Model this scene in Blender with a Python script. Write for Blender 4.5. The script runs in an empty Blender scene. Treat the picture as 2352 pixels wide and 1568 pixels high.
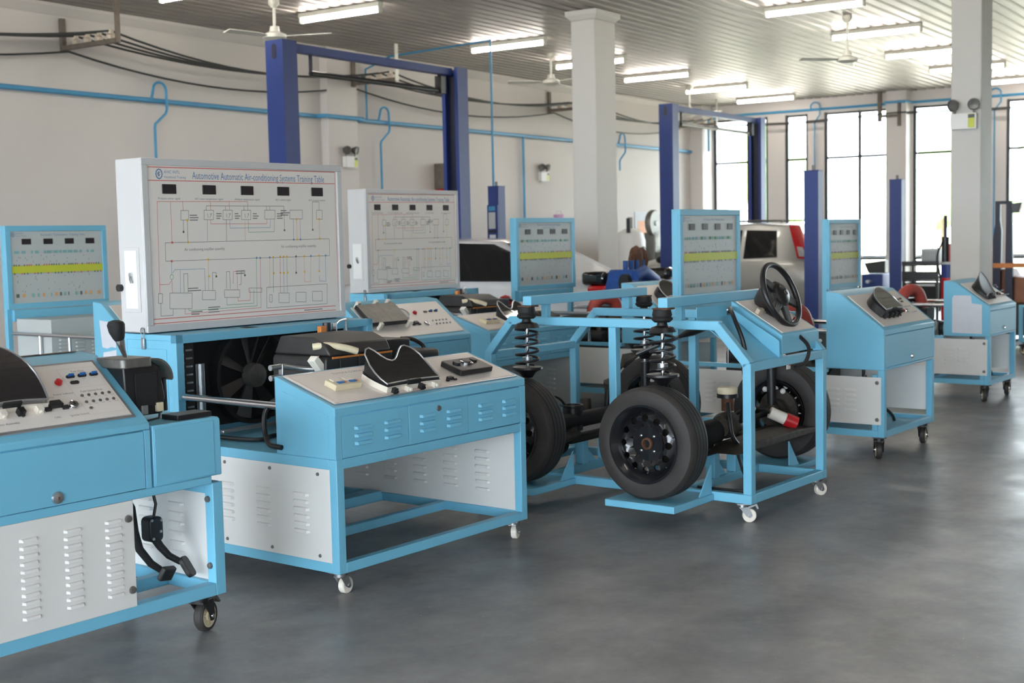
import bpy, math, random
from math import sin, cos, pi, radians
from mathutils import Vector, Matrix, Euler

# ------------------------------------------------------------------ camera, sky, exposure
scn = bpy.context.scene
col = scn.collection
scn.view_settings.view_transform = 'Standard'
scn.view_settings.look = 'None'
scn.view_settings.gamma = 1.0
scn.view_settings.use_curve_mapping = False
scn.view_settings.exposure = 0.38
CAM_F, CAM_PITCH, CAM_ROLL, CAM_YAW, CAM_H = 3017.06, 0.07851, -0.021312, 0.592984, 1.55
cam_data = bpy.data.cameras.new('camera')
cam = bpy.data.objects.new('camera', cam_data)
col.objects.link(cam)
cam_data.sensor_width = 36.0
cam_data.lens = CAM_F / 2352 * 36.0
cam_data.clip_end = 400
cam_data.dof.use_dof = True
cam_data.dof.focus_distance = 6.0
cam_data.dof.aperture_fstop = 3.8
_f = Vector((cos(CAM_YAW) * cos(CAM_PITCH), sin(CAM_YAW) * cos(CAM_PITCH), -sin(CAM_PITCH)))
_r = Vector((sin(CAM_YAW), -cos(CAM_YAW), 0.0))
_u = _r.cross(_f)
_r2 = cos(CAM_ROLL) * _r + sin(CAM_ROLL) * _u
_u2 = -sin(CAM_ROLL) * _r + cos(CAM_ROLL) * _u
_m = Matrix((_r2, _u2, -_f)).transposed().to_4x4()
_m.translation = Vector((0, 0, CAM_H))
cam.matrix_world = _m
scn.camera = cam

SKY = 14.0
LAMP = 34.0
world = bpy.data.worlds.new('world')
scn.world = world
world.use_nodes = True
_bg = world.node_tree.nodes['Background']
_bg.inputs[0].default_value = (0.80, 0.905, 1.0, 1)
_bg.inputs[1].default_value = SKY

_sun = bpy.data.lights.new('sun', 'SUN')
_sun.energy = 14.0
_sun.angle = radians(3)
_sun.color = (1.0, 0.95, 0.87)
sun = bpy.data.objects.new('sun', _sun)
col.objects.link(sun)
sun.rotation_euler = Vector((0.5, 0.12, -0.86)).to_track_quat('-Z', 'Y').to_euler()     # high sun from behind the near doors
cy = scn.cycles
cy.max_bounces = 6; cy.diffuse_bounces = 4; cy.glossy_bounces = 3; cy.transmission_bounces = 2; cy.transparent_max_bounces = 8
cy.caustics_reflective = False; cy.caustics_refractive = False

# ------------------------------------------------------------------ helpers
def s2l(c):
    return tuple((x / 12.92 if x <= 0.04045 else ((x + 0.055) / 1.055) ** 2.4) for x in (v / 255 for v in c))

def mat(name, rgb, rough=0.5, metal=0.0, var=0.06, scale=6.0, bump=0.0, bscale=60.0, emit=0.0, coat=0.0, spec=0.5):
    m = bpy.data.materials.new(name)
    m.use_nodes = True
    nt = m.node_tree
    p = nt.nodes['Principled BSDF']
    c = s2l(rgb)
    p.inputs['Roughness'].default_value = rough
    p.inputs['Metallic'].default_value = metal
    p.inputs['Specular IOR Level'].default_value = spec
    p.inputs['Coat Weight'].default_value = coat
    p.inputs['Base Color'].default_value = (*c, 1)
    if var or bump:
        tc = nt.nodes.new('ShaderNodeTexCoord')
    if var:
        n = nt.nodes.new('ShaderNodeTexNoise')
        n.inputs['Scale'].default_value = scale
        n.inputs['Detail'].default_value = 4
        nt.links.new(tc.outputs['Object'], n.inputs['Vector'])
        r = nt.nodes.new('ShaderNodeValToRGB')
        r.color_ramp.elements[0].position = 0.3
        r.color_ramp.elements[1].position = 0.7
        r.color_ramp.elements[0].color = (*[x * (1 - var) for x in c], 1)
        r.color_ramp.elements[1].color = (*[min(1, x * (1 + var)) for x in c], 1)
        nt.links.new(n.outputs['Fac'], r.inputs['Fac'])
        nt.links.new(r.outputs['Color'], p.inputs['Base Color'])
    if bump:
        n2 = nt.nodes.new('ShaderNodeTexNoise')
        n2.inputs['Scale'].default_value = bscale
        nt.links.new(tc.outputs['Object'], n2.inputs['Vector'])
        b = nt.nodes.new('ShaderNodeBump')
        b.inputs['Strength'].default_value = bump
        b.inputs['Distance'].default_value = 0.02
        nt.links.new(n2.outputs['Fac'], b.inputs['Height'])
        nt.links.new(b.outputs['Normal'], p.inputs['Normal'])
    if emit:
        p.inputs['Emission Color'].default_value = (*c, 1)
        p.inputs['Emission Strength'].default_value = emit
    return m

def glass_mat(name, tint, mix=0.10, rough=0.02):
    m = bpy.data.materials.new(name)
    m.use_nodes = True
    nt = m.node_tree
    nt.nodes.clear()
    o = nt.nodes.new('ShaderNodeOutputMaterial')
    t = nt.nodes.new('ShaderNodeBsdfTransparent')
    t.inputs[0].default_value = (*tint, 1)
    g = nt.nodes.new('ShaderNodeBsdfGlossy')
    g.inputs['Roughness'].default_value = rough
    x = nt.nodes.new('ShaderNodeMixShader')
    lw = nt.nodes.new('ShaderNodeLayerWeight')
    lw.inputs['Blend'].default_value = 0.3
    mm = nt.nodes.new('ShaderNodeMath')
    mm.operation = 'MULTIPLY_ADD'
    mm.inputs[1].default_value = 0.6
    mm.inputs[2].default_value = mix
    nt.links.new(lw.outputs['Fresnel'], mm.inputs[0])
    nt.links.new(mm.outputs[0], x.inputs[0])
    nt.links.new(t.outputs[0], x.inputs[1])
    nt.links.new(g.outputs[0], x.inputs[2])
    nt.links.new(x.outputs[0], o.inputs[0])
    return m

class MB:
    def __init__(s):
        s.v = []; s.f = []; s.mi = []; s.cur = 0
    def add(s, vs, fs):
        n = len(s.v)
        s.v += [tuple(p) for p in vs]
        s.f += [tuple(i + n for i in q) for q in fs]
        s.mi += [s.cur] * len(fs)
        return s
    def box(s, x0, x1, y0, y1, z0, z1):
        return s.add([(x0, y0, z0), (x1, y0, z0), (x1, y1, z0), (x0, y1, z0), (x0, y0, z1), (x1, y0, z1), (x1, y1, z1), (x0, y1, z1)],
                     [(3, 2, 1, 0), (4, 5, 6, 7), (0, 1, 5, 4), (1, 2, 6, 5), (2, 3, 7, 6), (3, 0, 4, 7)])
    def prism(s, poly, axis, lo, hi):
        # poly in the two other axes, in cyclic order (x:(y,z)  y:(x,z)  z:(x,y))
        n = len(poly)
        def P(a, b, c):
            return {'x': (c, a, b), 'y': (a, c, b), 'z': (a, b, c)}[axis]
        vs = [P(a, b, lo) for a, b in poly] + [P(a, b, hi) for a, b in poly]
        area = sum(poly[i][0] * poly[(i + 1) % n][1] - poly[(i + 1) % n][0] * poly[i][1] for i in range(n))
        flip = (area < 0) ^ (axis == 'y')
        f = [tuple(reversed(range(n))), tuple(range(n, 2 * n))] + [(i, (i + 1) % n, (i + 1) % n + n, i + n) for i in range(n)]
        if flip: f = [tuple(reversed(q)) for q in f]
        return s.add(vs, f)
    def tube(s, pts, r, n=10, closed=False, caps=True, bend=True):
        pts = [Vector(p) for p in pts]
        m = len(pts)
        if not isinstance(r, (list, tuple)) and 4 <= m <= 9 and not closed and bend and r < 0.06:      # bend hoses and cables smoothly
            q = [pts[0] * 2 - pts[1]] + pts + [pts[-1] * 2 - pts[-2]]
            pts = [0.5 * (2 * q[i] + (q[i + 1] - q[i - 1]) * t + (2 * q[i - 1] - 5 * q[i] + 4 * q[i + 1] - q[i + 2]) * t * t + (3 * q[i] - q[i - 1] - 3 * q[i + 1] + q[i + 2]) * t ** 3)
                   for i in range(1, m) for t in [k / 6 for k in range(6)]] + [pts[-1]]
            m = len(pts)
        rs = r if isinstance(r, (list, tuple)) else [r] * m
        vs, fs = [], []
        prev = None
        for i, p in enumerate(pts):
            if closed: t = pts[(i + 1) % m] - pts[i - 1]
            elif i == 0: t = pts[1] - p
            elif i == m - 1: t = p - pts[i - 1]
            else: t = (pts[i + 1] - p).normalized() + (p - pts[i - 1]).normalized()
            t.normalize()
            if prev is None:
                a = Vector((0, 0, 1)) if abs(t.z) < 0.9 else Vector((1, 0, 0))
                e = t.cross(a).normalized()
            else:
                e = (prev - t * prev.dot(t)).normalized()
            prev = e
            b = t.cross(e)
            vs += [p + (e * cos(2 * pi * k / n) + b * sin(2 * pi * k / n)) * rs[i] for k in range(n)]
        for i in range(m if closed else m - 1):
            j = (i + 1) % m
            fs += [(i * n + k, i * n + (k + 1) % n, j * n + (k + 1) % n, j * n + k) for k in range(n)]
        if caps and not closed:
            fs += [tuple(reversed(range(n))), tuple((m - 1) * n + k for k in range(n))]
        return s.add(vs, fs)
    def cyl(s, p0, p1, r0, r1=None, n=18):
        return s.tube([p0, p1], [r0, r0 if r1 is None else r1], n)
    def lathe(s, prof, c=(0, 0, 0), axis='z', n=28, closed=False):
        # prof: (radius, height) pairs
        vs, fs = [], []
        m = len(prof)
        for r, h in prof:
            for k in range(n):
                a, b = r * cos(2 * pi * k / n), r * sin(2 * pi * k / n)
                p = {'z': (a, b, h), 'x': (h, a, b), 'y': (b, h, a)}[axis]
                vs.append((p[0] + c[0], p[1] + c[1], p[2] + c[2]))
        for i in range(m if closed else m - 1):
            j = (i + 1) % m
            fs += [(i * n + k, i * n + (k + 1) % n, j * n + (k + 1) % n, j * n + k) for k in range(n)]
        if not closed:
            if prof[0][0] > 1e-5: fs.append(tuple(reversed(range(n))))
            if prof[-1][0] > 1e-5: fs.append(tuple((m - 1) * n + k for k in range(n)))
        return s.add(vs, fs)
    def ball(s, c, r, n=14, m=9, sq=(1, 1, 1)):
        prof = [(max(1e-6, sin(pi * i / m)) * r, -cos(pi * i / m) * r) for i in range(m + 1)]
        k = len(s.v)
        s.lathe(prof, (0, 0, 0), 'z', n)
        for i in range(k, len(s.v)):
            p = s.v[i]
            s.v[i] = (p[0] * sq[0] + c[0], p[1] * sq[1] + c[1], p[2] * sq[2] + c[2])
        return s
    def rbox(s, x0, x1, y0, y1, z0, z1, r, axis='z', n=4):
        # box with rounded edges along one axis
        ab = {'z': (x0, x1, y0, y1, z0, z1), 'y': (x0, x1, z0, z1, y0, y1), 'x': (y0, y1, z0, z1, x0, x1)}[axis]
        a0, a1, b0, b1, l, h = ab
        poly = []
        for cx, cy, st in ((a1 - r, b1 - r, 0), (a0 + r, b1 - r, 1), (a0 + r, b0 + r, 2), (a1 - r, b0 + r, 3)):
            poly += [(cx + r * cos(pi / 2 * (st + i / n)), cy + r * sin(pi / 2 * (st + i / n))) for i in range(n + 1)]
        return s.prism(poly, axis, l, h)
    def xf(s, M, start=0):
        for i in range(start, len(s.v)):
            s.v[i] = tuple(M @ Vector(s.v[i]))
        return s
    def mesh(s, name, mats, smooth=0.6):
        me = bpy.data.meshes.new(name)
        me.from_pydata(s.v, [], s.f)
        ms = mats if isinstance(mats, (list, tuple)) else [mats]
        for m in ms: me.materials.append(m)
        if len(ms) > 1: me.polygons.foreach_set('material_index', s.mi)
        if smooth:
            me.shade_smooth()
            me.set_sharp_from_angle(angle=smooth)
        me.update()
        return me

def link(name, me, parent=None, loc=None, rot=None, bev=0, seg=2):
    o = bpy.data.objects.new(name, me)
    col.objects.link(o)
    if parent: o.parent = parent
    if loc: o.location = loc
    if rot: o.rotation_euler = rot
    if bev:
        b = o.modifiers.new('bevel', 'BEVEL')
        b.width = bev
        b.segments = seg
        b.limit_method = 'ANGLE'
        b.angle_limit = 0.7
    return o

def O(name, mb, m, parent=None, bev=0, loc=None, rot=None, smooth=0.6, kind=None, label=None):
    o = link(name, mb.mesh(name, m, smooth), parent, loc, rot, bev)
    if kind: o['kind'] = kind
    if label: o['label'] = label
    return o

def B(name, m, parent, x0, x1, y0, y1, z0, z1, bev=0.003):
    return O(name, MB().box(x0, x1, y0, y1, z0, z1), m, parent, bev)

def tag(o, label=None, cat=None, group=None, kind=None):
    if label: o['label'] = label
    if cat: o['category'] = cat
    if group: o['group'] = group
    if kind: o['kind'] = kind
    return o

def E(name, loc, rz, label, cat, group=None):
    o = bpy.data.objects.new(name, None)
    col.objects.link(o)
    o.empty_display_size = 0.1
    o.location = loc
    o.rotation_euler = (0, 0, rz)
    return tag(o, label, cat, group)

def S(name, mb, m, smooth=0.6, bev=0):
    return tag(O(name, mb, m, None, bev, smooth=smooth), kind='structure')

_txt = {}
def text_mesh(body, size, m, align='LEFT', width=None):
    key = (body, size, m.name, align, width)
    if key in _txt: return _txt[key]
    cu = bpy.data.curves.new('t', 'FONT')
    cu.body = body; cu.size = size; cu.align_x = align; cu.align_y = 'CENTER'; cu.resolution_u = 2
    ob = bpy.data.objects.new('t', cu)
    col.objects.link(ob)
    dg = bpy.context.evaluated_depsgraph_get()
    me = bpy.data.meshes.new_from_object(ob.evaluated_get(dg))
    bpy.data.objects.remove(ob)
    if width:
        xs = [v.co.x for v in me.vertices]
        k = width / max(1e-6, max(xs) - min(xs))
        for v in me.vertices: v.co.x *= k
    me.name = 'lettering'
    me.materials.clear(); me.materials.append(m)
    _txt[key] = me
    return me

def text(body, size, m, parent, M, align='LEFT', width=None):
    o = link('lettering', text_mesh(body, size, m, align, width), parent)
    o.matrix_local = M
    o['kind'] = 'stuff'
    return o

FRONT = Euler((pi / 2, 0, 0)).to_matrix().to_4x4()     # text standing upright, read from -y
def at(x, y, z, R=FRONT): return Matrix.Translation((x, y, z)) @ R

TYAW = radians(-3.9392)
TX, TY = Vector((cos(TYAW), sin(TYAW), 0)), Vector((-sin(TYAW), cos(TYAW), 0))
def TP(u, v, z=0.0): return TX * u + TY * v + Vector((0, 0, z))

# ------------------------------------------------------------------ materials
BLUE = mat('blue_paint', (116, 186, 214), 0.42, 0, 0.035, 3, 0.02, 200)
BLUE_IN = BLUE
WHITE = mat('white_paint', (226, 224, 220), 0.45, 0, 0.02, 3)
BOARDW = mat('board_case_white', (200, 198, 197), 0.45, 0, 0.02, 3)
PANEL = mat('panel_print_white', (230, 222, 214), 0.35, 0, 0.015, 2)
PANEL_G = mat('panel_print_grey', (188, 192, 190), 0.4, 0, 0.015, 2)
ALU = mat('aluminium_trim', (200, 200, 202), 0.3, 0.8, 0.03, 20)
CHROME = mat('chrome', (225, 225, 228), 0.12, 1.0, 0.02, 30)
STEEL = mat('zinc_steel', (178, 180, 182), 0.32, 0.9, 0.08, 40)
DSTEEL = mat('dull_steel', (120, 118, 114), 0.45, 0.7, 0.15, 30)
BLACK = mat('black_plastic', (28, 27, 29), 0.38, 0, 0.15, 12)
BLACKM = mat('black_matt', (22, 22, 23), 0.7, 0, 0.2, 14)
HOUSE = mat('dusty_black_housing', (44, 41, 40), 0.45, 0, 0.25, 9)
GLOSS = mat('smoked_lens', (46, 43, 43), 0.05, 0, 0.03, 4, coat=0.6)
RUBBER = mat('tyre_rubber', (52, 48, 46), 0.62, 0, 0.22, 8, 0.08, 90)
RIM = mat('black_steel_rim', (34, 34, 37), 0.25, 0.3, 0.2, 10, coat=0.4)
RUST = mat('rusty_iron', (98, 66, 48), 0.75, 0.3, 0.3, 25)
CAST = mat('cast_iron', (74, 68, 62), 0.6, 0.5, 0.3, 30)
CREAM = mat('cream_plastic', (222, 208, 176), 0.5, 0, 0.05, 20)
IVORY = mat('ivory_plastic', (236, 228, 214), 0.45, 0, 0.03, 20)
RED = mat('red_plastic', (190, 30, 36), 0.35, 0, 0.05, 10)
REDHOSE = mat('red_rubber_hose', (176, 72, 62), 0.5, 0, 0.1, 12)
PURPLE = mat('dull_violet', (112, 108, 140), 0.8, 0, 0.1, 12)
FUSEBLUE = mat('blue_fuse', (28, 104, 176), 0.4, 0, 0.04, 10)
PAPER = mat('paper', (214, 216, 222), 0.8, 0, 0.04, 9)
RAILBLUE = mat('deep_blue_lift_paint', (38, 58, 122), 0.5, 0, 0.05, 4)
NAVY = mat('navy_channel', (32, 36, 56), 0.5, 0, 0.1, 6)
PIPEBLUE = mat('blue_pipe_paint', (64, 142, 184), 0.45, 0, 0.06, 6)
CABLE = mat('black_cable', (52, 54, 52), 0.6, 0, 0.1, 10)
BRACKET = mat('rusty_bracket_paint', (108, 98, 88), 0.7, 0.1, 0.2, 12)
PORC = mat('porcelain', (206, 190, 170), 0.4, 0, 0.05, 20)
FANW = mat('fan_white', (214, 212, 200), 0.45, 0, 0.05, 8)
SILVER = mat('silver_car_paint', (176, 176, 170), 0.28, 0.35, 0.02, 3, coat=0.5)
CARWHITE = mat('white_car_paint', (214, 214, 216), 0.25, 0, 0.02, 3, coat=0.5)
CARGLASS = mat('tinted_car_glass', (26, 28, 30), 0.06, 0, 0.05, 3, coat=0.5)
TAIL = mat('tail_lamp_red', (184, 22, 28), 0.2, 0, 0.08, 20, coat=0.5)
ENGBLUE = mat('blue_engine_paint', (34, 74, 140), 0.5, 0.1, 0.2, 14)
ORANGE = mat('orange_machine_paint', (214, 130, 60), 0.5, 0, 0.08, 8)
BROWN = mat('brown_machine_paint', (150, 96, 66), 0.55, 0, 0.1, 8)
YELLOWB = mat('yellow_green_band', (196, 202, 62), 0.45, 0, 0.02, 5)
DISPLAY = mat('dark_display', (36, 24, 28), 0.4, 0, 0.05, 10)
CORKBR = mat('worn_edge', (96, 76, 62), 0.8, 0, 0.3, 40)
INKS = {'r': mat('ink_red', (206, 92, 84), 0.5, 0, 0), 'k': mat('ink_dark', (92, 98, 92), 0.5, 0, 0), 'b': mat('ink_blue', (104, 142, 176), 0.5, 0, 0),
        'g': mat('ink_green', (84, 150, 104), 0.5, 0, 0), 'o': mat('ink_orange', (214, 164, 104), 0.5, 0, 0), 'y': mat('ink_yellow', (232, 178, 34), 0.5, 0, 0),
        't': mat('ink_teal', (128, 176, 176), 0.5, 0, 0)}
INKBLUE = mat('ink_title_blue', (104, 134, 170), 0.5, 0, 0)
INKGREY = mat('ink_grey', (120, 120, 118), 0.5, 0, 0)
INKPINK = mat('ink_thin_red', (222, 190, 178), 0.5, 0, 0)
GLASS = glass_mat('window_glass', (0.97, 0.99, 0.98), 0.04)
CLEAR = glass_mat('clear_cover', (0.78, 0.78, 0.78), 0.10, 0.03)
# ------------------------------------------------------------------ the room
CEIL, WY, BX = 4.3, 12.72, 26.4
XN, YR = -11.0, -6.5            # near wall and right wall, both behind or beside the camera

def floor_mat():
    m = mat('grey_floor_paint', (104, 105, 108), 0.36, 0, 0, spec=0.25)
    nt = m.node_tree
    p = nt.nodes['Principled BSDF']
    tc = nt.nodes.new('ShaderNodeTexCoord')
    def noise(sc, det, rough=0.6):
        n = nt.nodes.new('ShaderNodeTexNoise')
        n.inputs['Scale'].default_value = sc; n.inputs['Detail'].default_value = det; n.inputs['Roughness'].default_value = rough
        nt.links.new(tc.outputs['Object'], n.inputs['Vector'])
        return n
    def ramp(src, a, ca, b, cb):
        r = nt.nodes.new('ShaderNodeValToRGB')
        r.color_ramp.elements[0].position = a; r.color_ramp.elements[0].color = (*ca, 1)
        r.color_ramp.elements[1].position = b; r.color_ramp.elements[1].color = (*cb, 1)
        nt.links.new(src, r.inputs['Fac'])
        return r
    base = ramp(noise(2.6, 8, 0.7).outputs['Fac'], 0.3, s2l((116, 115, 116)), 0.72, s2l((156, 155, 154)))
    dust = ramp(noise(5.5, 8, 0.75).outputs['Fac'], 0.52, (0, 0, 0), 0.78, (1, 1, 1))
    mx = nt.nodes.new('ShaderNodeMix'); mx.data_type = 'RGBA'
    mx.inputs['B'].default_value = (*s2l((172, 166, 158)), 1)
    nt.links.new(base.outputs['Color'], mx.inputs['A'])
    sc = nt.nodes.new('ShaderNodeMath'); sc.operation = 'MULTIPLY'; sc.inputs[1].default_value = 0.45
    nt.links.new(dust.outputs['Color'], sc.inputs[0]); nt.links.new(sc.outputs[0], mx.inputs['Factor'])
    # dark tyre scuffs and pale chips
    sp = ramp(noise(42, 3, 0.5).outputs['Fac'], 0.735, (0, 0, 0), 0.76, (1, 1, 1))
    mx2 = nt.nodes.new('ShaderNodeMix'); mx2.data_type = 'RGBA'
    mx2.inputs['B'].default_value = (*s2l((190, 186, 178)), 1)
    nt.links.new(mx.outputs['Result'], mx2.inputs['A']); nt.links.new(sp.outputs['Color'], mx2.inputs['Factor'])
    nt.links.new(mx2.outputs['Result'], p.inputs['Base Color'])
    rr = ramp(noise(2.2, 5).outputs['Fac'], 0.3, (0.30,) * 3, 0.75, (0.5,) * 3)
    nt.links.new(rr.outputs['Color'], p.inputs['Roughness'])
    b = nt.nodes.new('ShaderNodeBump'); b.inputs['Strength'].default_value = 0.12; b.inputs['Distance'].default_value = 0.004
    nt.links.new(noise(9, 5).outputs['Fac'], b.inputs['Height']); nt.links.new(b.outputs['Normal'], p.inputs['Normal'])
    return m

def wall_mat():
    m = mat('wall_paint', (210, 203, 198), 0.7, 0, 0.03, 0.7, 0.05, 40)
    return m
WALL = wall_mat()
PILLAR = mat('pillar_paint', (204, 200, 194), 0.65, 0, 0, 1)
_nt = PILLAR.node_tree
_tc = _nt.nodes.new('ShaderNodeTexCoord'); _n = _nt.nodes.new('ShaderNodeTexNoise'); _n.inputs['Scale'].default_value = 2.5; _n.inputs['Detail'].default_value = 6
_sx = _nt.nodes.new('ShaderNodeSeparateXYZ'); _mr = _nt.nodes.new('ShaderNodeMapRange'); _mr.inputs[1].default_value = 1.9; _mr.inputs[2].default_value = 0.8
_mu = _nt.nodes.new('ShaderNodeMath'); _mu.operation = 'MULTIPLY'
_mx = _nt.nodes.new('ShaderNodeMix'); _mx.data_type = 'RGBA'
_mx.inputs['A'].default_value = (*s2l((206, 202, 197)), 1); _mx.inputs['B'].default_value = (*s2l((178, 160, 138)), 1)   # hand and tyre grime on the lower part
_nt.links.new(_tc.outputs['Object'], _n.inputs['Vector']); _nt.links.new(_tc.outputs['Object'], _sx.inputs[0]); _nt.links.new(_sx.outputs['Z'], _mr.inputs[0])
_nt.links.new(_mr.outputs[0], _mu.inputs[0]); _nt.links.new(_n.outputs['Fac'], _mu.inputs[1]); _nt.links.new(_mu.outputs[0], _mx.inputs['Factor'])
_nt.links.new(_mx.outputs['Result'], _nt.nodes['Principled BSDF'].inputs['Base Color'])
CEILM = mat('ribbed_steel_ceiling', (158, 150, 143), 0.45, 0.15, 0.12, 0.8, spec=0.3)
FRAME = mat('dark_bronze_frame', (44, 44, 48), 0.45, 0.3, 0.08, 10)
GRASS = mat('dry_grass', (196, 194, 160), 0.9, 0, 0.2, 1.0)
EARTH = mat('pale_earth', (214, 200, 186), 0.95, 0, 0.12, 0.4)
YARD = mat('added_yard_grey', (150, 150, 150), 0.9, 0, 0.12, 0.4)
LEAF = mat('hazed_foliage', (150, 176, 120), 0.8, 0, 0.25, 2)  # leaf colour paled to imitate haze and overexposure
BARK = mat('bark', (92, 74, 58), 0.9, 0, 0.2, 8)
TUBE = mat('lit_tube', (255, 247, 238), 0.4, 0, 0, emit=LAMP)

S('floor', MB().box(XN - 0.2, BX + 0.2, YR - 0.2, WY + 0.2, -0.2, 0.0), floor_mat(), smooth=0)
# ceiling of ribbed steel sheet, ribs along x
mb = MB()
prof = []
y = YR - 0.1
while y < WY + 0.15:
    prof += [(y, CEIL), (y + 0.115, CEIL), (y + 0.127, CEIL + 0.022), (y + 0.168, CEIL + 0.022)]
    y += 0.18
vs = [(XN - 0.1, a, b) for a, b in prof] + [(BX + 0.1, a, b) for a, b in prof]
n = len(prof)
mb.add(vs, [(i, i + 1, i + 1 + n, i + n) for i in range(n - 1)])
S('ceiling', mb, CEILM, smooth=0)
S('ceiling', MB().box(XN - 0.1, BX + 0.1, YR - 0.1, WY + 0.1, CEIL + 0.04, CEIL + 0.12), WALL, smooth=0)
S('wall_left', MB().box(XN - 0.2, BX + 0.2, WY, WY + 0.2, 0, CEIL + 0.05), WALL, smooth=0)
S('trim_1', MB().prism([(WY - 0.1, CEIL), (WY - 0.1, CEIL - 0.035), (WY - 0.02, CEIL - 0.12), (WY, CEIL - 0.12), (WY, CEIL)], 'x', XN, BX - 0.01), WALL, smooth=0)
S('wall_pilaster', MB().box(14.14, 14.78, WY - 0.14, WY - 0.001, 0, CEIL - 0.001), WALL, bev=0.006)
S('wall_pilaster', MB().box(25.9, 26.38, WY - 0.3, WY - 0.001, 0, CEIL - 0.001), WALL, bev=0.006)

# back wall with tall windows
OPEN = [(12.40, 11.139), (10.748, 10.25), (9.892, 8.53), (8.057, 6.95), (6.266, 5.0), (4.5, 3.2), (2.7, 1.4), (0.8, -0.5), (-1.1, -2.4), (-3.0, -4.3)]
ZL, ZH = 0.3, 4.0
S('wall_back', MB().box(BX, BX + 0.2, YR, WY, ZH, CEIL + 0.05), WALL, smooth=0)
S('wall_back', MB().box(BX, BX + 0.2, YR, WY, 0, ZL), WALL, smooth=0)
edges = [WY] + [e for o in OPEN for e in o] + [YR]
for i in range(0, len(edges), 2):
    S('wall_back', MB().box(BX, BX + 0.2, edges[i + 1], edges[i], ZL, ZH), WALL, smooth=0)
S('wall_pilaster', MB().box(BX - 0.3, BX - 0.001, 8.10, 8.51, 0, CEIL - 0.001), WALL, bev=0.006)
S('wall_pilaster', MB().box(BX - 0.3, BX - 0.001, 2.82, 3.1, 0, CEIL - 0.001), WALL, bev=0.006)

def window(idx, y1, y0, mull):
    f = B('window_%d' % idx, FRAME, None, BX + 0.03, BX + 0.09, y0, y0 + 0.055, ZL, ZH)
    tag(f, kind='structure')
    B('frame_bar', FRAME, f, BX + 0.03, BX + 0.09, y1 - 0.055, y1, ZL, ZH)
    for z in (ZL, 0.95, 3.04, ZH - 0.055):
        B('frame_bar', FRAME, f, BX + 0.035, BX + 0.085, y0 + 0.055, y1 - 0.055, z, z + 0.05)
    ys = [y0 + 0.055] + [mm for mm in sorted(mull)] + [y1 - 0.055]
    for mm in mull: B('mullion', FRAME, f, BX + 0.03, BX + 0.09, mm - 0.03, mm + 0.03, ZL, ZH)
    for a, b in zip(ys[:-1], ys[1:]):
        for z0, z1 in ((ZL + 0.05, 0.95), (1.0, 3.04), (3.09, ZH - 0.055)):
            O('pane', MB().box(BX + 0.055, BX + 0.061, a, b, z0, z1), GLASS, f, smooth=0)
for i, (a, b) in enumerate(OPEN):
    window(i + 1, a, b, {0: [11.60], 2: [9.156]}.get(i, [] if i == 1 else [(a + b) / 2] if i > 4 else []))

# right wall with an opening added to light the table fronts, near wall with open roller doors (all out of frame, they let the daylight in)
RO = [(-8.0, -2.8)]
S('wall_right', MB().box(XN, BX, YR - 0.2, YR, 3.2, CEIL + 0.05), WALL, smooth=0)
S('wall_right', MB().box(XN, BX, YR - 0.2, YR, 0, 1.2), WALL, smooth=0)
ed = [XN] + [e for o in RO for e in o] + [BX]
for i in range(0, len(ed), 2): S('wall_right', MB().box(ed[i], ed[i + 1], YR - 0.2, YR, 1.2, 3.2), WALL, smooth=0)
DO = [(-6.0, 2.6), (3.4, 12.4)]
S('wall_near', MB().box(XN - 0.2, XN, YR, WY, 4.15, CEIL + 0.05), WALL, smooth=0)
ed = [YR] + [e for o in DO for e in o] + [WY]
for i in range(0, len(ed), 2): S('wall_near', MB().box(XN - 0.2, XN, ed[i], ed[i + 1], 0, 4.15), WALL, smooth=0)

# free-standing pillars with a flared capital
def pillar(x0, x1, y0, y1):
    S('column_1', MB().box(x0, x1, y0, y1, 0, 4.18), PILLAR, bev=0.012)
    m = MB()
    c = [(x0, y0), (x1, y0), (x1, y1), (x0, y1)]
    d = [(x0 - .05, y0 - .05), (x1 + .05, y0 - .05), (x1 + .05, y1 + .05), (x0 - .05, y1 + .05)]
    m.add([(a, b, 4.18) for a, b in c] + [(a, b, 4.235) for a, b in d] + [(a, b, 4.292) for a, b in d],
          [(3, 2, 1, 0), (8, 9, 10, 11)] + [(i, (i + 1) % 4, (i + 1) % 4 + 4, i + 4) for i in range(4)] + [(i + 4, (i + 1) % 4 + 4, (i + 1) % 4 + 8, i + 8) for i in range(4)])
    S('column_capital', m, PILLAR, smooth=0)
pillar(14.0, 14.50, 8.13, 8.47)
pillar(14.0, 14.42, 3.57, 3.88)

# outside: ground, path, fence, trees
S('ground_outside', MB().box(-90, 130, -110, 110, -0.6, -0.25), GRASS, smooth=0)
S('path_outside', MB().box(BX + 6, BX + 26, -40, 60, -0.25, -0.23), EARTH, smooth=0)
S('added_yard_outside', MB().box(-40, BX + 1.2, -40, 40, -0.25, -0.21), YARD, smooth=0)  # apron added to keep light bounced into the room neutral
fe = E('bar_fence', (BX + 2.4, 0, -0.25), 0, 'thin dark steel bar fence outside the tall windows', 'fence')
for z in (0.1, 1.2): B('rail', FRAME, fe, -0.02, 0.02, -2, 17, z, z + 0.05)
bm_ = MB().cyl((0, 0, 0.0), (0, 0, 2.3), 0.008, n=6).mesh('bar', FRAME)
for i in range(76): link('bar', bm_, fe, (0, 17 - i * 0.25, 0))
random.seed(4)
def blob(c, r, seed, n=12):
    random.seed(seed)
    m = MB()
    m.ball((0, 0, 0), 1.0, n, 8)
    m.v = [tuple(Vector(p) * r * (0.82 + 0.36 * random.random()) * Vector((1, 1, 0.9)).length / 1.66 + Vector(c)) for p in m.v]
    return m
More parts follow.
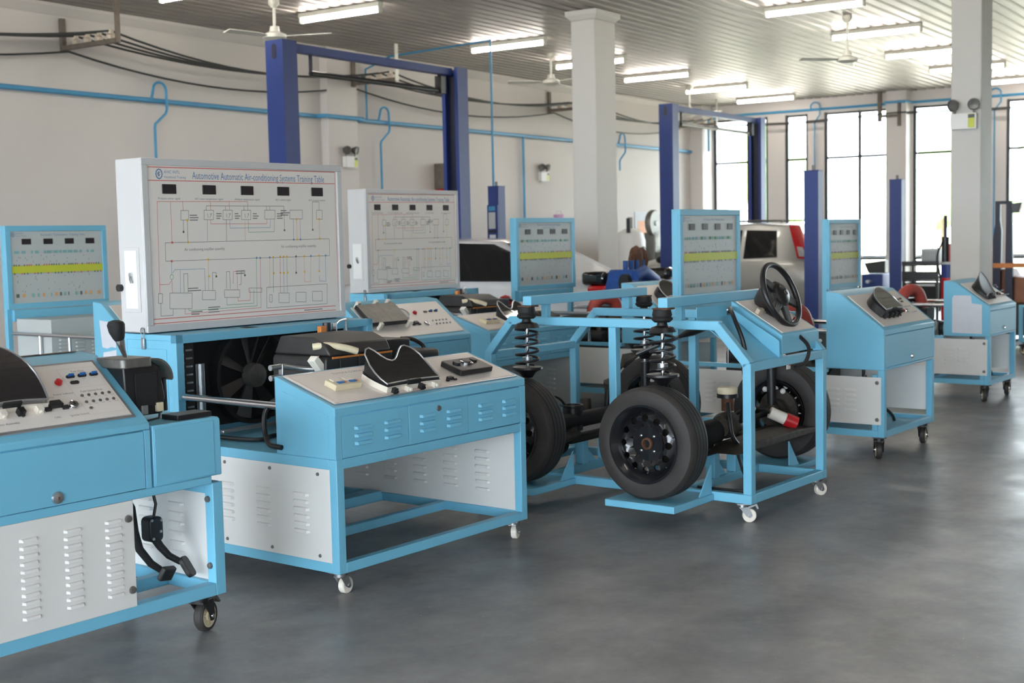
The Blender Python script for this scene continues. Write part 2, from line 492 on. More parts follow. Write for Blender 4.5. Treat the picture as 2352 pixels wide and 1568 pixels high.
for i, (x, yy, h, lab) in enumerate([(95, 40, 8, 'hazy green tree seen through the window left of the blue pipe drop'), (105, 52, 7, 'hazy green tree seen behind the second lift'), (110, 31, 7.5, 'hazy distant tree seen through the window left of the white wall pilaster'), (100, 20, 6, 'hazy distant tree seen beside the black tool trolley')]):
    t = E('tree', (x, yy, -0.25), 0, lab, 'tree', 'trees outside the windows')
    O('trunk', MB().cyl((0, 0, 0), (0, 0, h * 0.6), 0.3, 0.15, 8), BARK, t)
    for j in range(5):
        O('crown', blob((random.uniform(-1.5, 1.5), random.uniform(-1.5, 1.5), h * (0.55 + 0.1 * j)), 2.3, i * 7 + j), LEAF, t, smooth=0)

# ------------------------------------------------------------------ lamps, fans, cables and pipes
hous = MB().box(-0.045, 0.045, 0, 1.25, -0.055, 0).mesh('housing', FANW)
tubm = MB().cyl((0, 0.03, -0.085), (0, 1.22, -0.085), 0.03, n=12).mesh('tube', TUBE)
endm = MB().rbox(-0.03, 0.03, 0, 0.028, -0.118, -0.04, 0.012, 'y').mesh('end_cap', FANW)
def lamp(x, y0, label):
    t = E('tube_lamp', (x, y0, CEIL - 0.004), 0, label, 'lamp', 'fluorescent ceiling lamps')
    link('housing', hous, t, bev=0.004); link('tube', tubm, t)
    link('end_cap', endm, t); link('end_cap', endm, t, (0, 1.222, 0))
for a in [(9.98, 10.0, 'lit tube lamp cut by the top edge above the large white board'),
          (11.97, 9.79, 'lit tube lamp beside the ceiling fan over the first blue lift'),
          (15.45, 9.75, 'lit tube lamp crossed by the thin blue drop pipe'),
          (17.83, 9.82, 'lit tube lamp partly hidden behind the left pillar'),
          (20.15, 9.88, 'lit tube lamp just right of the left pillar'),
          (22.62, 9.93, 'lit tube lamp above the second blue lift, second nearest the window wall'),
          (25.08, 10.0, 'lit tube lamp nearest the window wall in the left row'),
          (15.37, 5.26, 'largest lit tube lamp at the top edge left of the right pillar'),
          (17.84, 5.33, 'lit tube lamp behind the ceiling fan in the right row'),
          (20.37, 5.4, 'lit tube lamp whose right end meets the right pillar'),
          (22.75, 5.42, 'small lit tube lamp with its middle hidden by the right pillar'),
          (25.3, 5.1, 'lit tube lamp at the right edge near the window wall')]:
    lamp(*a)

# the same rows of lamps go on over and behind the camera (out of frame)
for i, (x, y0) in enumerate([(7.5, 9.8), (5.0, 9.8), (12.9, 5.26), (10.4, 5.26), (7.9, 5.26), (5.4, 5.26), (2.9, 5.26), (5.4, 0.8), (10.4, 0.8), (0.4, 0.8), (5.4, -3.6)]):
    lamp(x, y0, 'lit tube lamp on the ceiling outside the picture')

def fan(x, y, rz, drop, label):
    t = E('ceiling_fan', (x, y, CEIL), rz, label, 'fan', 'ceiling fans')
    O('canopy', MB().lathe([(0.001, 0), (0.06, 0), (0.065, -0.05), (0.03, -0.09), (0.001, -0.09)], n=18), FANW, t)
    O('rod', MB().cyl((0, 0, -0.08), (0, 0, -drop + 0.08), 0.016, n=10), FANW, t)
    O('motor', MB().lathe([(0.001, -drop + 0.11), (0.05, -drop + 0.1), (0.06, -drop + 0.04), (0.13, -drop + 0.01), (0.135, -drop - 0.03), (0.06, -drop - 0.06), (0.001, -drop - 0.06)], n=22), FANW, t)
    bl = MB().prism([(0.12, -0.03), (0.25, -0.06), (0.65, -0.07), (0.66, 0.06), (0.25, 0.06), (0.12, 0.03)], 'z', -0.004, 0.004).xf(Matrix.Rotation(radians(10), 4, 'X')).mesh('blade', FANW)
    for k in range(3): link('blade', bl, t, (0, 0, -drop - 0.01), (0, 0, k * 2 * pi / 3))
fan(11.1, 10.64, 0.9, 0.40, 'white ceiling fan above the top of the tall left lift post')
fan(16.93, 10.6, 0.2, 0.42, 'white ceiling fan just left of the left pillar')
fan(16.6, 5.91, 2.4, 0.55, 'white ceiling fan in front of the right row of lamps')
fan(22.4, 11.0, 0.5, 0.5, 'small far white ceiling fan above the second lift')

ins = MB().lathe([(0.001, 0), (0.042, 0), (0.05, 0.04), (0.03, 0.055), (0.036, 0.075), (0.03, 0.1), (0.001, 0.105)], n=14).mesh('insulator', PORC)
ARMS = [(9.8, 'rusty cable bracket with insulators at the top left of the long wall'), (14.68, 'rusty cable bracket seen through the first blue lift frame'), (20.2, 'rusty cable bracket beside the left pillar'), (25.2, 'rusty cable bracket behind the second lift near the corner')]
INS_Y = [12.47, 12.27, 12.07, 11.87]
for x, lab in ARMS:
    t = E('cable_bracket', (x, 0, 0), 0, lab, 'bracket', 'cable brackets along the long wall')
    wy = WY if x != 14.68 else WY - 0.14
    B('wall_post', BRACKET, t, -0.03, 0.03, wy - 0.05, wy - 0.001, 3.77, 4.15)
    B('arm', BRACKET, t, -0.03, 0.03, 11.76, wy - 0.05, 3.79, 3.84)
    B('hanger_strap', FANW if x != 9.8 else BRACKET, t, -0.035, 0.035, 11.745, 11.76, 3.79, CEIL + 0.01)
    for q in INS_Y: link('insulator', ins, t, (0, q, 3.84))
def cable(name, xs, y, z, sag, r, label, m, low=False):
    pts = []
    for a, b in zip(xs[:-1], xs[1:]):
        for i in range(14):
            s_ = i / 14
            pts.append((a + (b - a) * s_, y, z - sag * 4 * s_ * (1 - s_)))
    pts.append((xs[-1], y, z))
    o = O(name, MB().tube(pts, r, 6), m)
    return tag(o, label, 'cable', 'overhead cables')
for i, q in enumerate(INS_Y):
    cable('overhead_cable', [4.5, 9.8, 14.68, 20.2, 25.2], q, 3.93, 0.16 + 0.03 * i, 0.013, ['black overhead cable nearest the long wall', 'black overhead cable second from the long wall', 'black overhead cable third from the long wall', 'black overhead cable farthest from the long wall'][i], CABLE)
cable('overhead_cable', [4.5, 9.8, 14.68, 20.2, 25.2], 12.6, 3.77, 0.22, 0.013, 'lowest black cable hanging under the bracket arms', CABLE)

pipe = E('air_pipe', (0, WY - 0.045, 3.32), 0, 'long blue compressed air pipe along the left wall with hooked drops', 'pipe')
O('main_pipe', MB().tube([(4, 0, 0), (14.0, 0, 0), (14.05, -0.13, 0), (14.85, -0.13, 0), (14.9, 0, 0), (25.85, 0, 0)], 0.03, 10, bend=False), PIPEBLUE, pipe)
def hookpipe(x, zb):
    pts = [(x - 0.1, -0.01, 0), (x - 0.1, -0.04, 0.1)] + [(x - 0.1 * cos(pi * i / 8), -0.05, 0.13 + 0.09 * sin(pi * i / 8)) for i in range(9)] + [(x + 0.1, -0.06, -0.1), (x + 0.08, -0.06, -0.15), (x - 0.08, -0.04, -0.29), (x - 0.08, -0.03, -0.33), (x - 0.08, -0.03, zb)]
    O('drop_pipe', MB().tube(pts, 0.017, 8), PIPEBLUE, pipe)
hookpipe(11.13, -2.1); hookpipe(15.45, -2.1); hookpipe(22.75, -0.5)
O('drop_pipe', MB().tube([(19.29, 0, 0), (19.29, 0, -1.85)], 0.022, 8), PIPEBLUE, pipe)
O('valve', MB().cyl((19.29, 0, -1.95), (19.29, 0, -1.8), 0.04, n=10), PIPEBLUE, pipe)
O('riser_pipe', MB().tube([(15.1, 0, 0), (15.1, 0, 0.75), (14.95, -0.6, 0.87), (14.66, -2.55, 0.87), (14.66, -2.55, -1.1)], 0.016, 8, bend=False), PIPEBLUE, pipe)
bp = E('air_pipe', (BX - 0.04, 0, 0), 0, 'blue air pipe running high along the window wall', 'pipe')
O('main_pipe', MB().tube([(-0.3, 12.35, 3.32), (-0.3, 12.35, 3.98), (-0.02, 12.0, 4.07), (0, 11.6, 4.07), (0, 8.55, 4.07), (-0.33, 8.5, 4.07), (-0.33, 8.1, 4.07), (0, 8.05, 4.07), (0, 4, 4.07)], 0.026, 8, bend=False), PIPEBLUE, bp)
for y_ in (10.05, 6.45):
    pts = [(-0.01, y_ + 0.1, 4.07)] + [(-0.05, y_ + 0.1 * cos(pi * i / 8), 4.12 + 0.09 * sin(pi * i / 8)) for i in range(9)] + [(-0.05, y_ - 0.1, 3.95), (-0.04, y_ + 0.02, 3.8), (-0.04, y_ + 0.02, 1.3)]
    O('drop_pipe', MB().tube(pts, 0.015, 8), PIPEBLUE, bp)

for i, (z, d) in enumerate([(3.86, 0.35), (3.84, 0.25)]):
    o = O('overhead_cable', MB().tube([(BX - d, 12.2, z), (BX - d, 10.3, z - .05), (BX - d, 8.3, z), (BX - d, 6.4, z - .05), (BX - d, 4.4, z)], 0.014, 6), CABLE)
    tag(o, ['black cable crossing the window wall, nearer the room', 'black cable crossing the window wall, nearer the glass'][i], 'cable', 'overhead cables')
hb = E('cable_hanger', (BX - 0.3, 8.32, 0), 0, 'dark hanger strap from the ceiling before the white window pilaster', 'bracket')
B('strap', BRACKET, hb, -0.05, 0.0, 0.26, 0.34, 3.7, CEIL + 0.01); B('arm', BRACKET, hb, -0.06, -0.001, -0.1, 0.26, 3.78, 3.83)
hb2 = E('cable_hanger', (BX - 0.3, 8.32, 0), 0, 'dark bracket post on the face of the white window pilaster', 'bracket')
B('post', BRACKET, hb2, -0.05, -0.002, -0.12, -0.06, 3.6, 4.1)

def emergency(loc, rz, label, white=True):
    t = E('emergency_light', loc, rz, label, 'emergency light', 'twin spot emergency lights')
    O('battery_box', MB().rbox(-0.13, 0.13, -0.07, 0, -0.11, 0.05, 0.012, 'y'), WHITE, t)
    B('label_panel', YELLOWB, t, 0.05, 0.115, -0.073, -0.071, -0.1, 0.04, 0)
    B('switch_strip', BLACK, t, 0.05, 0.115, -0.0745, -0.0735, 0.0, 0.035, 0)

    for s in (-1, 1):
        O('spot_head', MB().lathe([(0.001, -0.05), (0.03, -0.05), (0.062, 0.01), (0.062, 0.03), (0.055, 0.03), (0.05, 0.015), (0.001, 0.01)], n=18).xf(Matrix.Translation((s * 0.1, -0.05, 0.14)) @ Matrix.Rotation(pi / 2 + 0.25, 4, 'X') @ Matrix.Rotation(s * 0.3, 4, 'Y')), DSTEEL, t)
        O('neck', MB().cyl((s * 0.1, -0.03, 0.04), (s * 0.1, -0.04, 0.1), 0.012, n=8), DSTEEL, t)
emergency((14.55, WY - 0.141, 2.72), 0, 'twin spot emergency light on the wall beside the large white board', False)
emergency((19.96, WY - 0.001, 2.66), 0, 'twin spot emergency light on the wall left of the left pillar', False)
emergency((13.999, 3.735, 2.68), -pi / 2, 'twin spot emergency light on the right pillar')
# ------------------------------------------------------------------ parts shared by the training tables
_lv = {}
def louver_mesh(w, h, m):
    k = (round(w, 3), round(h, 3), m.name)
    if k not in _lv:
        vs, fs = [], []
        # hood pressed out of the sheet, facing -y, open edge at the bottom
        prof = [(0.0, h / 2), (-0.009, h * 0.3), (-0.013, -h * 0.42), (-0.010, -h / 2), (0.0, -h / 2)]
        e = min(0.012, w * 0.12)
        for x, k2 in ((-w / 2, 0.0), (-w / 2 + e, 1.0), (w / 2 - e, 1.0), (w / 2, 0.0)):
            vs += [(x, yy * k2, zz * (1 if k2 else 0.8)) for yy, zz in prof]
        for i in range(3):
            for j in range(4):
                fs.append((i * 5 + j, i * 5 + j + 1, (i + 1) * 5 + j + 1, (i + 1) * 5 + j))
        _lv[k] = MB().add(vs, fs).mesh('louver', m, 0)
    return _lv[k]

screw_me = MB().lathe([(0.001, -0.006), (0.007, -0.005), (0.0085, 0.0), (0.0085, 0.001)], n=10, axis='y').mesh('screw', DSTEEL)
def screws(p, pts, left=False, s=1.0):
    for a, b, c in pts:
        o = link('screw', screw_me, p, (a, b, c), (0, 0, -pi / 2) if left else None)
        o.scale = (s, s, s)
def louvers(p, m, cx, cz, cols, rows, dx, dz, w=0.07, h=0.014, left=False, d=0.0):
    me = louver_mesh(w, h, m)
    for i in range(cols):
        for j in range(rows):
            if left: link("louver", me, p, (d, cx + i * dx, cz - j * dz), (0, 0, -pi / 2))
            else: link('louver', me, p, (cx + i * dx, d, cz - j * dz))

def arcpts(c, r, a0, a1, n, plane='xz', k=0.0):
    return [((c[0] + r * cos(a0 + (a1 - a0) * i / n), k, c[1] + r * sin(a0 + (a1 - a0) * i / n)) if plane == 'xz' else
             (k, c[0] + r * cos(a0 + (a1 - a0) * i / n), c[1] + r * sin(a0 + (a1 - a0) * i / n))) for i in range(n + 1)]

_cs = {}
def small_caster(root, x, y, h, rz):
    if 's' not in _cs:
        fork = MB().box(-0.035, 0.035, -0.035, 0.035, -0.006, 0).cyl((0, 0, -0.022), (0, 0, -0.006), 0.026, n=16)
        for s in (-1, 1):
            fork.prism([(-0.02, -0.02), (0.03, -0.02), (0.05, -0.068), (0.036, -0.08), (0.016, -0.07)], 'y', s * 0.02 - 0.002, s * 0.02 + 0.002)
        fork.box(-0.02, 0.03, -0.022, 0.022, -0.026, -0.02)
        _cs['s'] = (fork.mesh('fork', STEEL),
                    MB().lathe([(0.012, -0.016), (0.032, -0.016), (0.037, -0.012), (0.037, 0.012), (0.032, 0.016), (0.012, 0.016)], axis='y', n=22).mesh('wheel', IVORY),
                    MB().lathe([(0.001, -0.026), (0.009, -0.026), (0.009, 0.026), (0.001, 0.026)], axis='y', n=12).mesh('axle', STEEL),
                    MB().prism([(0.03, -0.018), (0.075, -0.004), (0.085, -0.03), (0.078, -0.034), (0.066, -0.016), (0.03, -0.03)], 'y', -0.014, 0.014).mesh('brake_lever', STEEL))
    f, w, a, b = _cs['s']
    c = link('caster', f, root, (x, y, h), (0, 0, rz)); c.scale = (h / 0.105,) * 3
    link('wheel', w, c, (0.036, 0, -0.068)); link('axle', a, c, (0.036, 0, -0.068)); link('brake_lever', b, c)
def big_caster(root, x, y, h, rz):
    if 'b' not in _cs:
        fork = MB().box(-0.05, 0.05, -0.045, 0.045, -0.008, 0).cyl((0, 0, -0.03), (0, 0, -0.008), 0.036, n=18)
        for s in (-1, 1):
            fork.prism([(-0.03, -0.026), (0.045, -0.026), (0.058, -0.09), (0.05, -0.115), (0.03, -0.115), (0.018, -0.08)], 'y', s * 0.03 - 0.003, s * 0.03 + 0.003)
        fork.box(-0.03, 0.045, -0.033, 0.033, -0.034, -0.026)
        hub = MB().lathe([(0.04, -0.018), (0.05, -0.018), (0.05, 0.018), (0.04, 0.018)], axis='y', n=28, closed=True)
        hub.lathe([(0.008, -0.022), (0.02, -0.022), (0.02, 0.022), (0.008, 0.022)], axis='y', n=16, closed=True)
        for i in range(8):
            st = len(hub.v)
            hub.box(0.015, 0.043, -0.014, 0.014, -0.0045, 0.0045).xf(Matrix.Rotation(i * pi / 4, 4, 'Y') @ Matrix.Translation((0, 0, 0.006)), st)
        _cs['b'] = (fork.mesh('fork', BLACK),
                    MB().lathe([(0.048, -0.018), (0.058, -0.02), (0.064, -0.012), (0.064, 0.012), (0.058, 0.02), (0.048, 0.018)], axis='y', n=32, closed=True).mesh('tyre', RUBBER),
                    hub.mesh('hub', CREAM),
                    MB().lathe([(0.001, -0.037), (0.008, -0.036), (0.01, -0.03), (0.01, 0.03), (0.008, 0.036), (0.001, 0.037)], axis='y', n=12).mesh('axle', CHROME),
                    MB().prism([(0.04, -0.024), (0.1, -0.03), (0.125, -0.06), (0.115, -0.062), (0.095, -0.042), (0.04, -0.036)], 'y', -0.02, 0.02).mesh('brake_lever', DSTEEL))
    f, w, hb, a, b = _cs['b']
    c = link('caster', f, root, (x, y, h), (0, 0, rz)); c.scale = (h / 0.16,) * 3
    for nm, me in (('tyre', w), ('hub', hb), ('axle', a)): link(nm, me, c, (0.038, 0, -0.096))
    link('brake_lever', b, c)

def slope_frame(x0, y0, z0, y1, z1):
    s = Vector((0, y1 - y0, z1 - z0)); L = s.length; s.normalize()
    n = Vector((1, 0, 0)).cross(s)
    M = Matrix((Vector((1, 0, 0)), s, n)).transposed().to_4x4()
    M.translation = Vector((x0, y0, z0))
    return M, L

def PO(name, mb, m, parent, M, bev=0, label=None, smooth=0.6):
    o = O(name, mb, m, parent, bev, smooth=smooth, label=label); o.matrix_local = M
    return o

def cluster(parent, M, w, d, h, bez=IVORY, lens=GLOSS, hood=BLACK, humps=True, n0=0.028):
    """instrument cluster lying on a sloped panel: x to the right, y up the slope, z out of the panel"""
    N = 36
    def out(t):                                     # outline, t in 0..1 anticlockwise from bottom left
        if t < 0.36: return (t / 0.36, 0.0 + 0.04 * sin(pi * t / 0.36))
        if t < 0.48: return (1.0 + 0.03 * sin(pi * (t - 0.36) / 0.12), (t - 0.36) / 0.12 * (0.74 if humps else 0.55))
        if t > 0.90: return (-0.02 * sin(pi * (t - 0.9) / 0.1), (0.69 if humps else 0.6) * (1 - (t - 0.90) / 0.1))
        k = (t - 0.48) / 0.42                       # top edge from right to left
        x = 1 - k
        def bump(c, wd): return math.exp(-((x - c) / wd) ** 2)
        if humps: y = 0.50 + 0.45 * bump(0.14, 0.19) + 0.42 * bump(0.80, 0.28)
        else: y = 0.55 + 0.45 * sin(pi * k) ** 0.7
        return (x, y)
    pts = [out(i / N) for i in range(N)]
    base = [(x * w, y * d * 0.92, 0.0) for x, y in pts]
    b2 = [(x * w, y * d * 0.92, n0) for x, y in pts]
    top = [((0.02 + x * 0.96) * w, (0.04 + y * 0.93) * d, n0 + 0.012 + (h - n0) * y ** 1.5) for x, y in pts]
    def ring(a, b): return MB().add(a + b, [(i, (i + 1) % N, (i + 1) % N + N, i + N) for i in range(N)])
    c = O('instrument_cluster', ring(base, b2), bez, parent); c.matrix_local = M
    hd = ring([(x + (0.01 if x < w / 2 else -0.01), y, n0 - 0.006) for x, y, _ in b2], top)
    O('hood', hd, hood, c)
    cx, cy, cz = w * 0.5, d * 0.42, n0 + (h - n0) * 0.32
    rg = []
    for f_ in (1.0, 0.85, 0.65, 0.42, 0.2):
        for x, y, z in top:
            yy = cy + (y - cy) * f_
            rg.append((cx + (x - cx) * f_, yy, n0 + 0.012 + (h - n0) * max(0.0, (yy / d - 0.04) / 0.93) ** 1.5))
    ln = MB().add(rg + [(cx, cy, n0 + 0.012 + (h - n0) * ((cy / d - 0.04) / 0.93) ** 1.5)], [(j * N + i, j * N + (i + 1) % N, (j + 1) * N + (i + 1) % N, (j + 1) * N + i) for j in range(4) for i in range(N)] + [(4 * N + i, 4 * N + (i + 1) % N, 5 * N) for i in range(N)])
    O('lens', ln, lens, c, smooth=1.2)
    rim = [((p[0] - cx) * 1.015 + cx, (p[1] - cy) * 1.015 + cy, p[2] + 0.001) for p in top]
    O('lens_rim', MB().tube(rim, 0.004, 6, closed=True), ALU if lens is GLOSS else DSTEEL, c)
    for i in range(4):
        O('clip', MB().box(-0.012, 0.012, -0.02, 0.004, -0.002, n0 * 0.8).cyl((0, -0.018, n0 * 0.4), (0, -0.03, n0 * 0.4), 0.007, n=8), bez if i % 2 else BLACK, c, loc=(w * (0.12 + 0.25 * i), 0.002, 0))
    O('odometer_window', MB().box(w * 0.38, w * 0.62, 0.004, 0.014, n0 - 0.004, n0 + 0.018), BLACKM, c)
    return c

def obd(parent, M, s=1.0):
    m = MB().prism([(-0.028, 0), (0.028, 0), (0.022, 0.026), (-0.022, 0.026)], 'z', 0, 0.022).box(-0.05, -0.024, -0.012, 0.004, 0, 0.012).box(0.024, 0.05, -0.012, 0.004, 0, 0.012)
    for i in range(len(m.v)): m.v[i] = tuple(c * s for c in m.v[i])
    o = PO('diagnostic_socket', m, BLACK, parent, M, 0.002)
    return o
def ignition(parent, M, r=0.02):
    o = PO('ignition_switch', MB().lathe([(r, 0), (r, 0.006), (r * 0.8, 0.012), (r * 0.4, 0.014), (0.001, 0.013)], n=22), CHROME, parent, M)
    B('key_slot', BLACKM, o, -0.003, 0.003, -r * 0.3, r * 0.3, 0.0135, 0.0145, 0)
def fuse(parent, M, on=True, s=1.0):
    o = PO('fuse_holder', MB().rbox(-0.02 * s, 0.02 * s, -0.008 * s, 0.008 * s, 0, 0.005, 0.007 * s), BLACK, parent, M)
    if on: B('fuse', FUSEBLUE, o, -0.012 * s, 0.012 * s, -0.003 * s, 0.004 * s, 0.005, 0.016, 0.001)
def button(parent, M, r, h, m, name='push_button'):
    return PO(name, MB().lathe([(r * 1.15, 0), (r * 1.15, h * 0.3), (r, h * 0.35), (r, h), (r * 0.7, h * 1.15), (0.001, h * 1.2)], n=16), m, parent, M)
def T3(x, y, z=0.0): return Matrix.Translation((x, y, z))

def logo(parent, x, y, z, s, M0=None):
    """gear emblem and the two lines of lettering, on a face read from -y"""
    g = MB()
    N = 24
    g.tube([(s * 0.5 * cos(2 * pi * i / N) * (1.0 if i % 2 else 1.14), 0, s * 0.62 * sin(2 * pi * i / N) * (1.0 if i % 2 else 1.14)) for i in range(N)], s * 0.1, 5, closed=True)
    g.tube([(s * 0.22 * cos(a), 0, s * 0.3 * sin(a)) for a in [0.6 + i * 0.45 for i in range(11)]], s * 0.07, 5)
    g.tube([(s * 0.02, 0, s * 0.18), (-s * 0.1, 0, s * 0.02), (s * 0.12, 0, -s * 0.08), (-s * 0.04, 0, -s * 0.2)], s * 0.07, 5)
    for i in range(len(g.v)): g.v[i] = (g.v[i][0], g.v[i][1] * 0.04, g.v[i][2])
    o = O('emblem', g, INKBLUE, parent, loc=(x, y, z)); o['kind'] = 'stuff'
    text('AVIC INTL', s * 0.62, INKBLUE, parent, at(x + s * 0.85, y, z + s * 0.3))
    text('Vocational Training', s * 0.5, INKBLUE, parent, at(x + s * 0.85, y, z - s * 0.42))

def console(root, w, d, zb, zf, zr, kink=None, lines=True, drawer=True, name='console'):
    prof = [(0, zb), (0, zf)] + ([(kink[0], kink[1])] if kink else []) + [(d, zr), (d, zb)]
    c = O(name, MB().prism(prof, 'x', 0, w), BLUE, root, 0.006)
    return c

# ------------------------------------------------------------------ printed air-conditioning diagram
LINES={'r':'66 752 492 757;66 752 62 223;126 753 125 515;181 754 181 702;309 755 310 703;400 756 401 704;492 757 492 704;307 647 308 622 585 621 586 650;63 274 104 273 117 297;118 297 118 222;405 257 408 332 426 331 426 219;426 174 425 151 486 150 488 218;545 408 541 100 171 94 173 128;649 412 644 188','k':'288 703 290 729 678 731 678 584;381 728 382 704;473 729 473 704;587 730 587 705;604 730 604 705;171 701 206 701 204 645 169 645 171 701;278 703 323 703 321 647 276 647 278 703;369 704 414 704 412 647 367 647 369 704;460 704 506 704 504 647 458 647 460 704;578 705 631 705 629 650 576 650 578 705;710 706 778 707 776 650 708 650 710 706;855 706 888 707 887 648 854 648 855 706;180 644 179 573;199 644 198 516;382 647 381 518;95 514 923 520 922 409 94 408 95 514;829 582 834 760 871 760 870 706;55 222 73 221 71 166 53 167 55 222;106 223 207 216 204 122 103 131 106 223;256 227 318 222 316 167 254 172 256 227;361 223 436 218 435 172 360 177 361 223;482 226 548 221 547 195 482 200 482 226;573 224 903 225 899 95 570 95 573 224;636 185 691 181 689 118 634 123 636 185;728 182 783 178 781 116 726 121 728 182;818 182 873 178 872 115 817 120 818 182;587 177 600 176 599 130 586 131 587 177;64 166 62 92 117 92 118 130;171 222 173 331 191 331 189 221;305 223 307 331 324 330 324 307;372 230 373 332 390 333 389 229;434 249 444 251 447 333 465 332 464 306;734 412 732 307;612 413 607 191;293 684 297 658;384 684 388 658;475 684 478 658;305 680 314 684 304 658;394 680 404 684 395 658;487 680 496 684 488 658','b':'292 645 289 519;400 645 399 595 603 597 605 649;119 404 118 329;121 336 133 357 271 355 269 226;157 357 154 223;727 650 725 519;763 650 762 518;666 411 664 186;863 407 860 316;897 410 896 243 860 246 860 284','g':'491 644 491 569 623 571 625 648;525 409 521 113 190 112 189 127;372 176 370 131 504 130 507 213;685 410 681 185;126 314 124 306 120 301 114 302 110 307 109 315 111 324 115 328 121 328 125 323 126 314','o':'475 644 473 519;744 648 743 519;869 648 868 521;289 407 286 225;594 410 590 215;779 410 776 245 811 245 815 409'}
DOTS={'y':'199 644 198 515 744 648 744 519 869 648 869 521 289 409 289 309 612 411 612 310 649 412 647 311 667 412 665 310 685 412 685 310 779 410 778 311 861 411 860 311','b':'725 519 761 519 527 410 545 409 594 410 816 411 899 411','r':'126 515 120 407','k':'734 411 179 576 677 579 831 580 324 307 464 306 732 307'}

def diagram(parent, w, h, y):
    """thin printed lines, 0..1000 panel units, on the face y"""
    cols = ['r', 'k', 'b', 'g', 'o', 'y']
    m = MB()
    t = 0.0021
    def seg(a, b, tt=t):
        dx, dz = b[0] - a[0], b[1] - a[1]
        L = math.hypot(dx, dz) or 1
        nx, nz = -dz / L * tt / 2, dx / L * tt / 2
        m.add([(a[0] + nx, y, a[1] + nz), (a[0] - nx, y, a[1] - nz), (b[0] - nx, y, b[1] - nz), (b[0] + nx, y, b[1] + nz)], [(0, 1, 2, 3)])
    for k, s in LINES.items():
        m.cur = cols.index(k)
        for pl in s.split(';'):
            q = [int(v) / 1000 for v in pl.split()]
            p = [(q[i] * w, q[i + 1] * h) for i in range(0, len(q), 2)]
            for a, b in zip(p[:-1], p[1:]): seg(a, b)
    for k, s in DOTS.items():
        m.cur = cols.index(k)
        q = [int(v) / 1000 for v in s.split()]
        for i in range(0, len(q), 2):
            cx, cz, r = q[i] * w, q[i + 1] * h, 0.0062
            m.add([(cx + r * cos(a), y - 0.0006, cz + r * sin(a)) for a in [j * pi / 4 for j in range(8)]], [tuple(range(8))])
    m.cur = 0
    for (x0, z0, x1, z1, tt) in ((.031, .948, .965, .956, .004), (.031, .872, .965, .88, .0035), (.028, .076, .948, .077, .0035), (.028, .05, .948, .05, .0035), (.965, .1, .965, .956, .002)):
        seg((x0 * w, z0 * h), (x1 * w, z1 * h), tt)
    o = O('printed_diagram', m, [INKS[c] for c in cols], parent, smooth=0)
    o['kind'] = 'stuff'
    random.seed(3)
    tiny = MB()
    for cx, cz, n, sc in [(.21, .67, 3, .05), (.335, .68, 3, .03), (.425, .68, 3, .03), (.515, .68, 3, .03), (.64, .68, 3, .035), (.19, .24, 2, .07), (.28, .12, 3, .06), (.2, .1, 2, .06), (.42, .33, 2, .05), (.77, .06, 1, .14), (.66, .70, 3, .05)]:
        for j in range(n):
            L = sc * w * random.uniform(.6, 1)
            tiny.add([(cx * w, y, cz * h - j * .012), (cx * w + L, y, cz * h - j * .012), (cx * w + L, y, cz * h - j * .012 + .005), (cx * w, y, cz * h - j * .012 + .005)], [(0, 1, 2, 3)])
    O('small_print', tiny, INKGREY, parent, smooth=0)['kind'] = 'stuff'

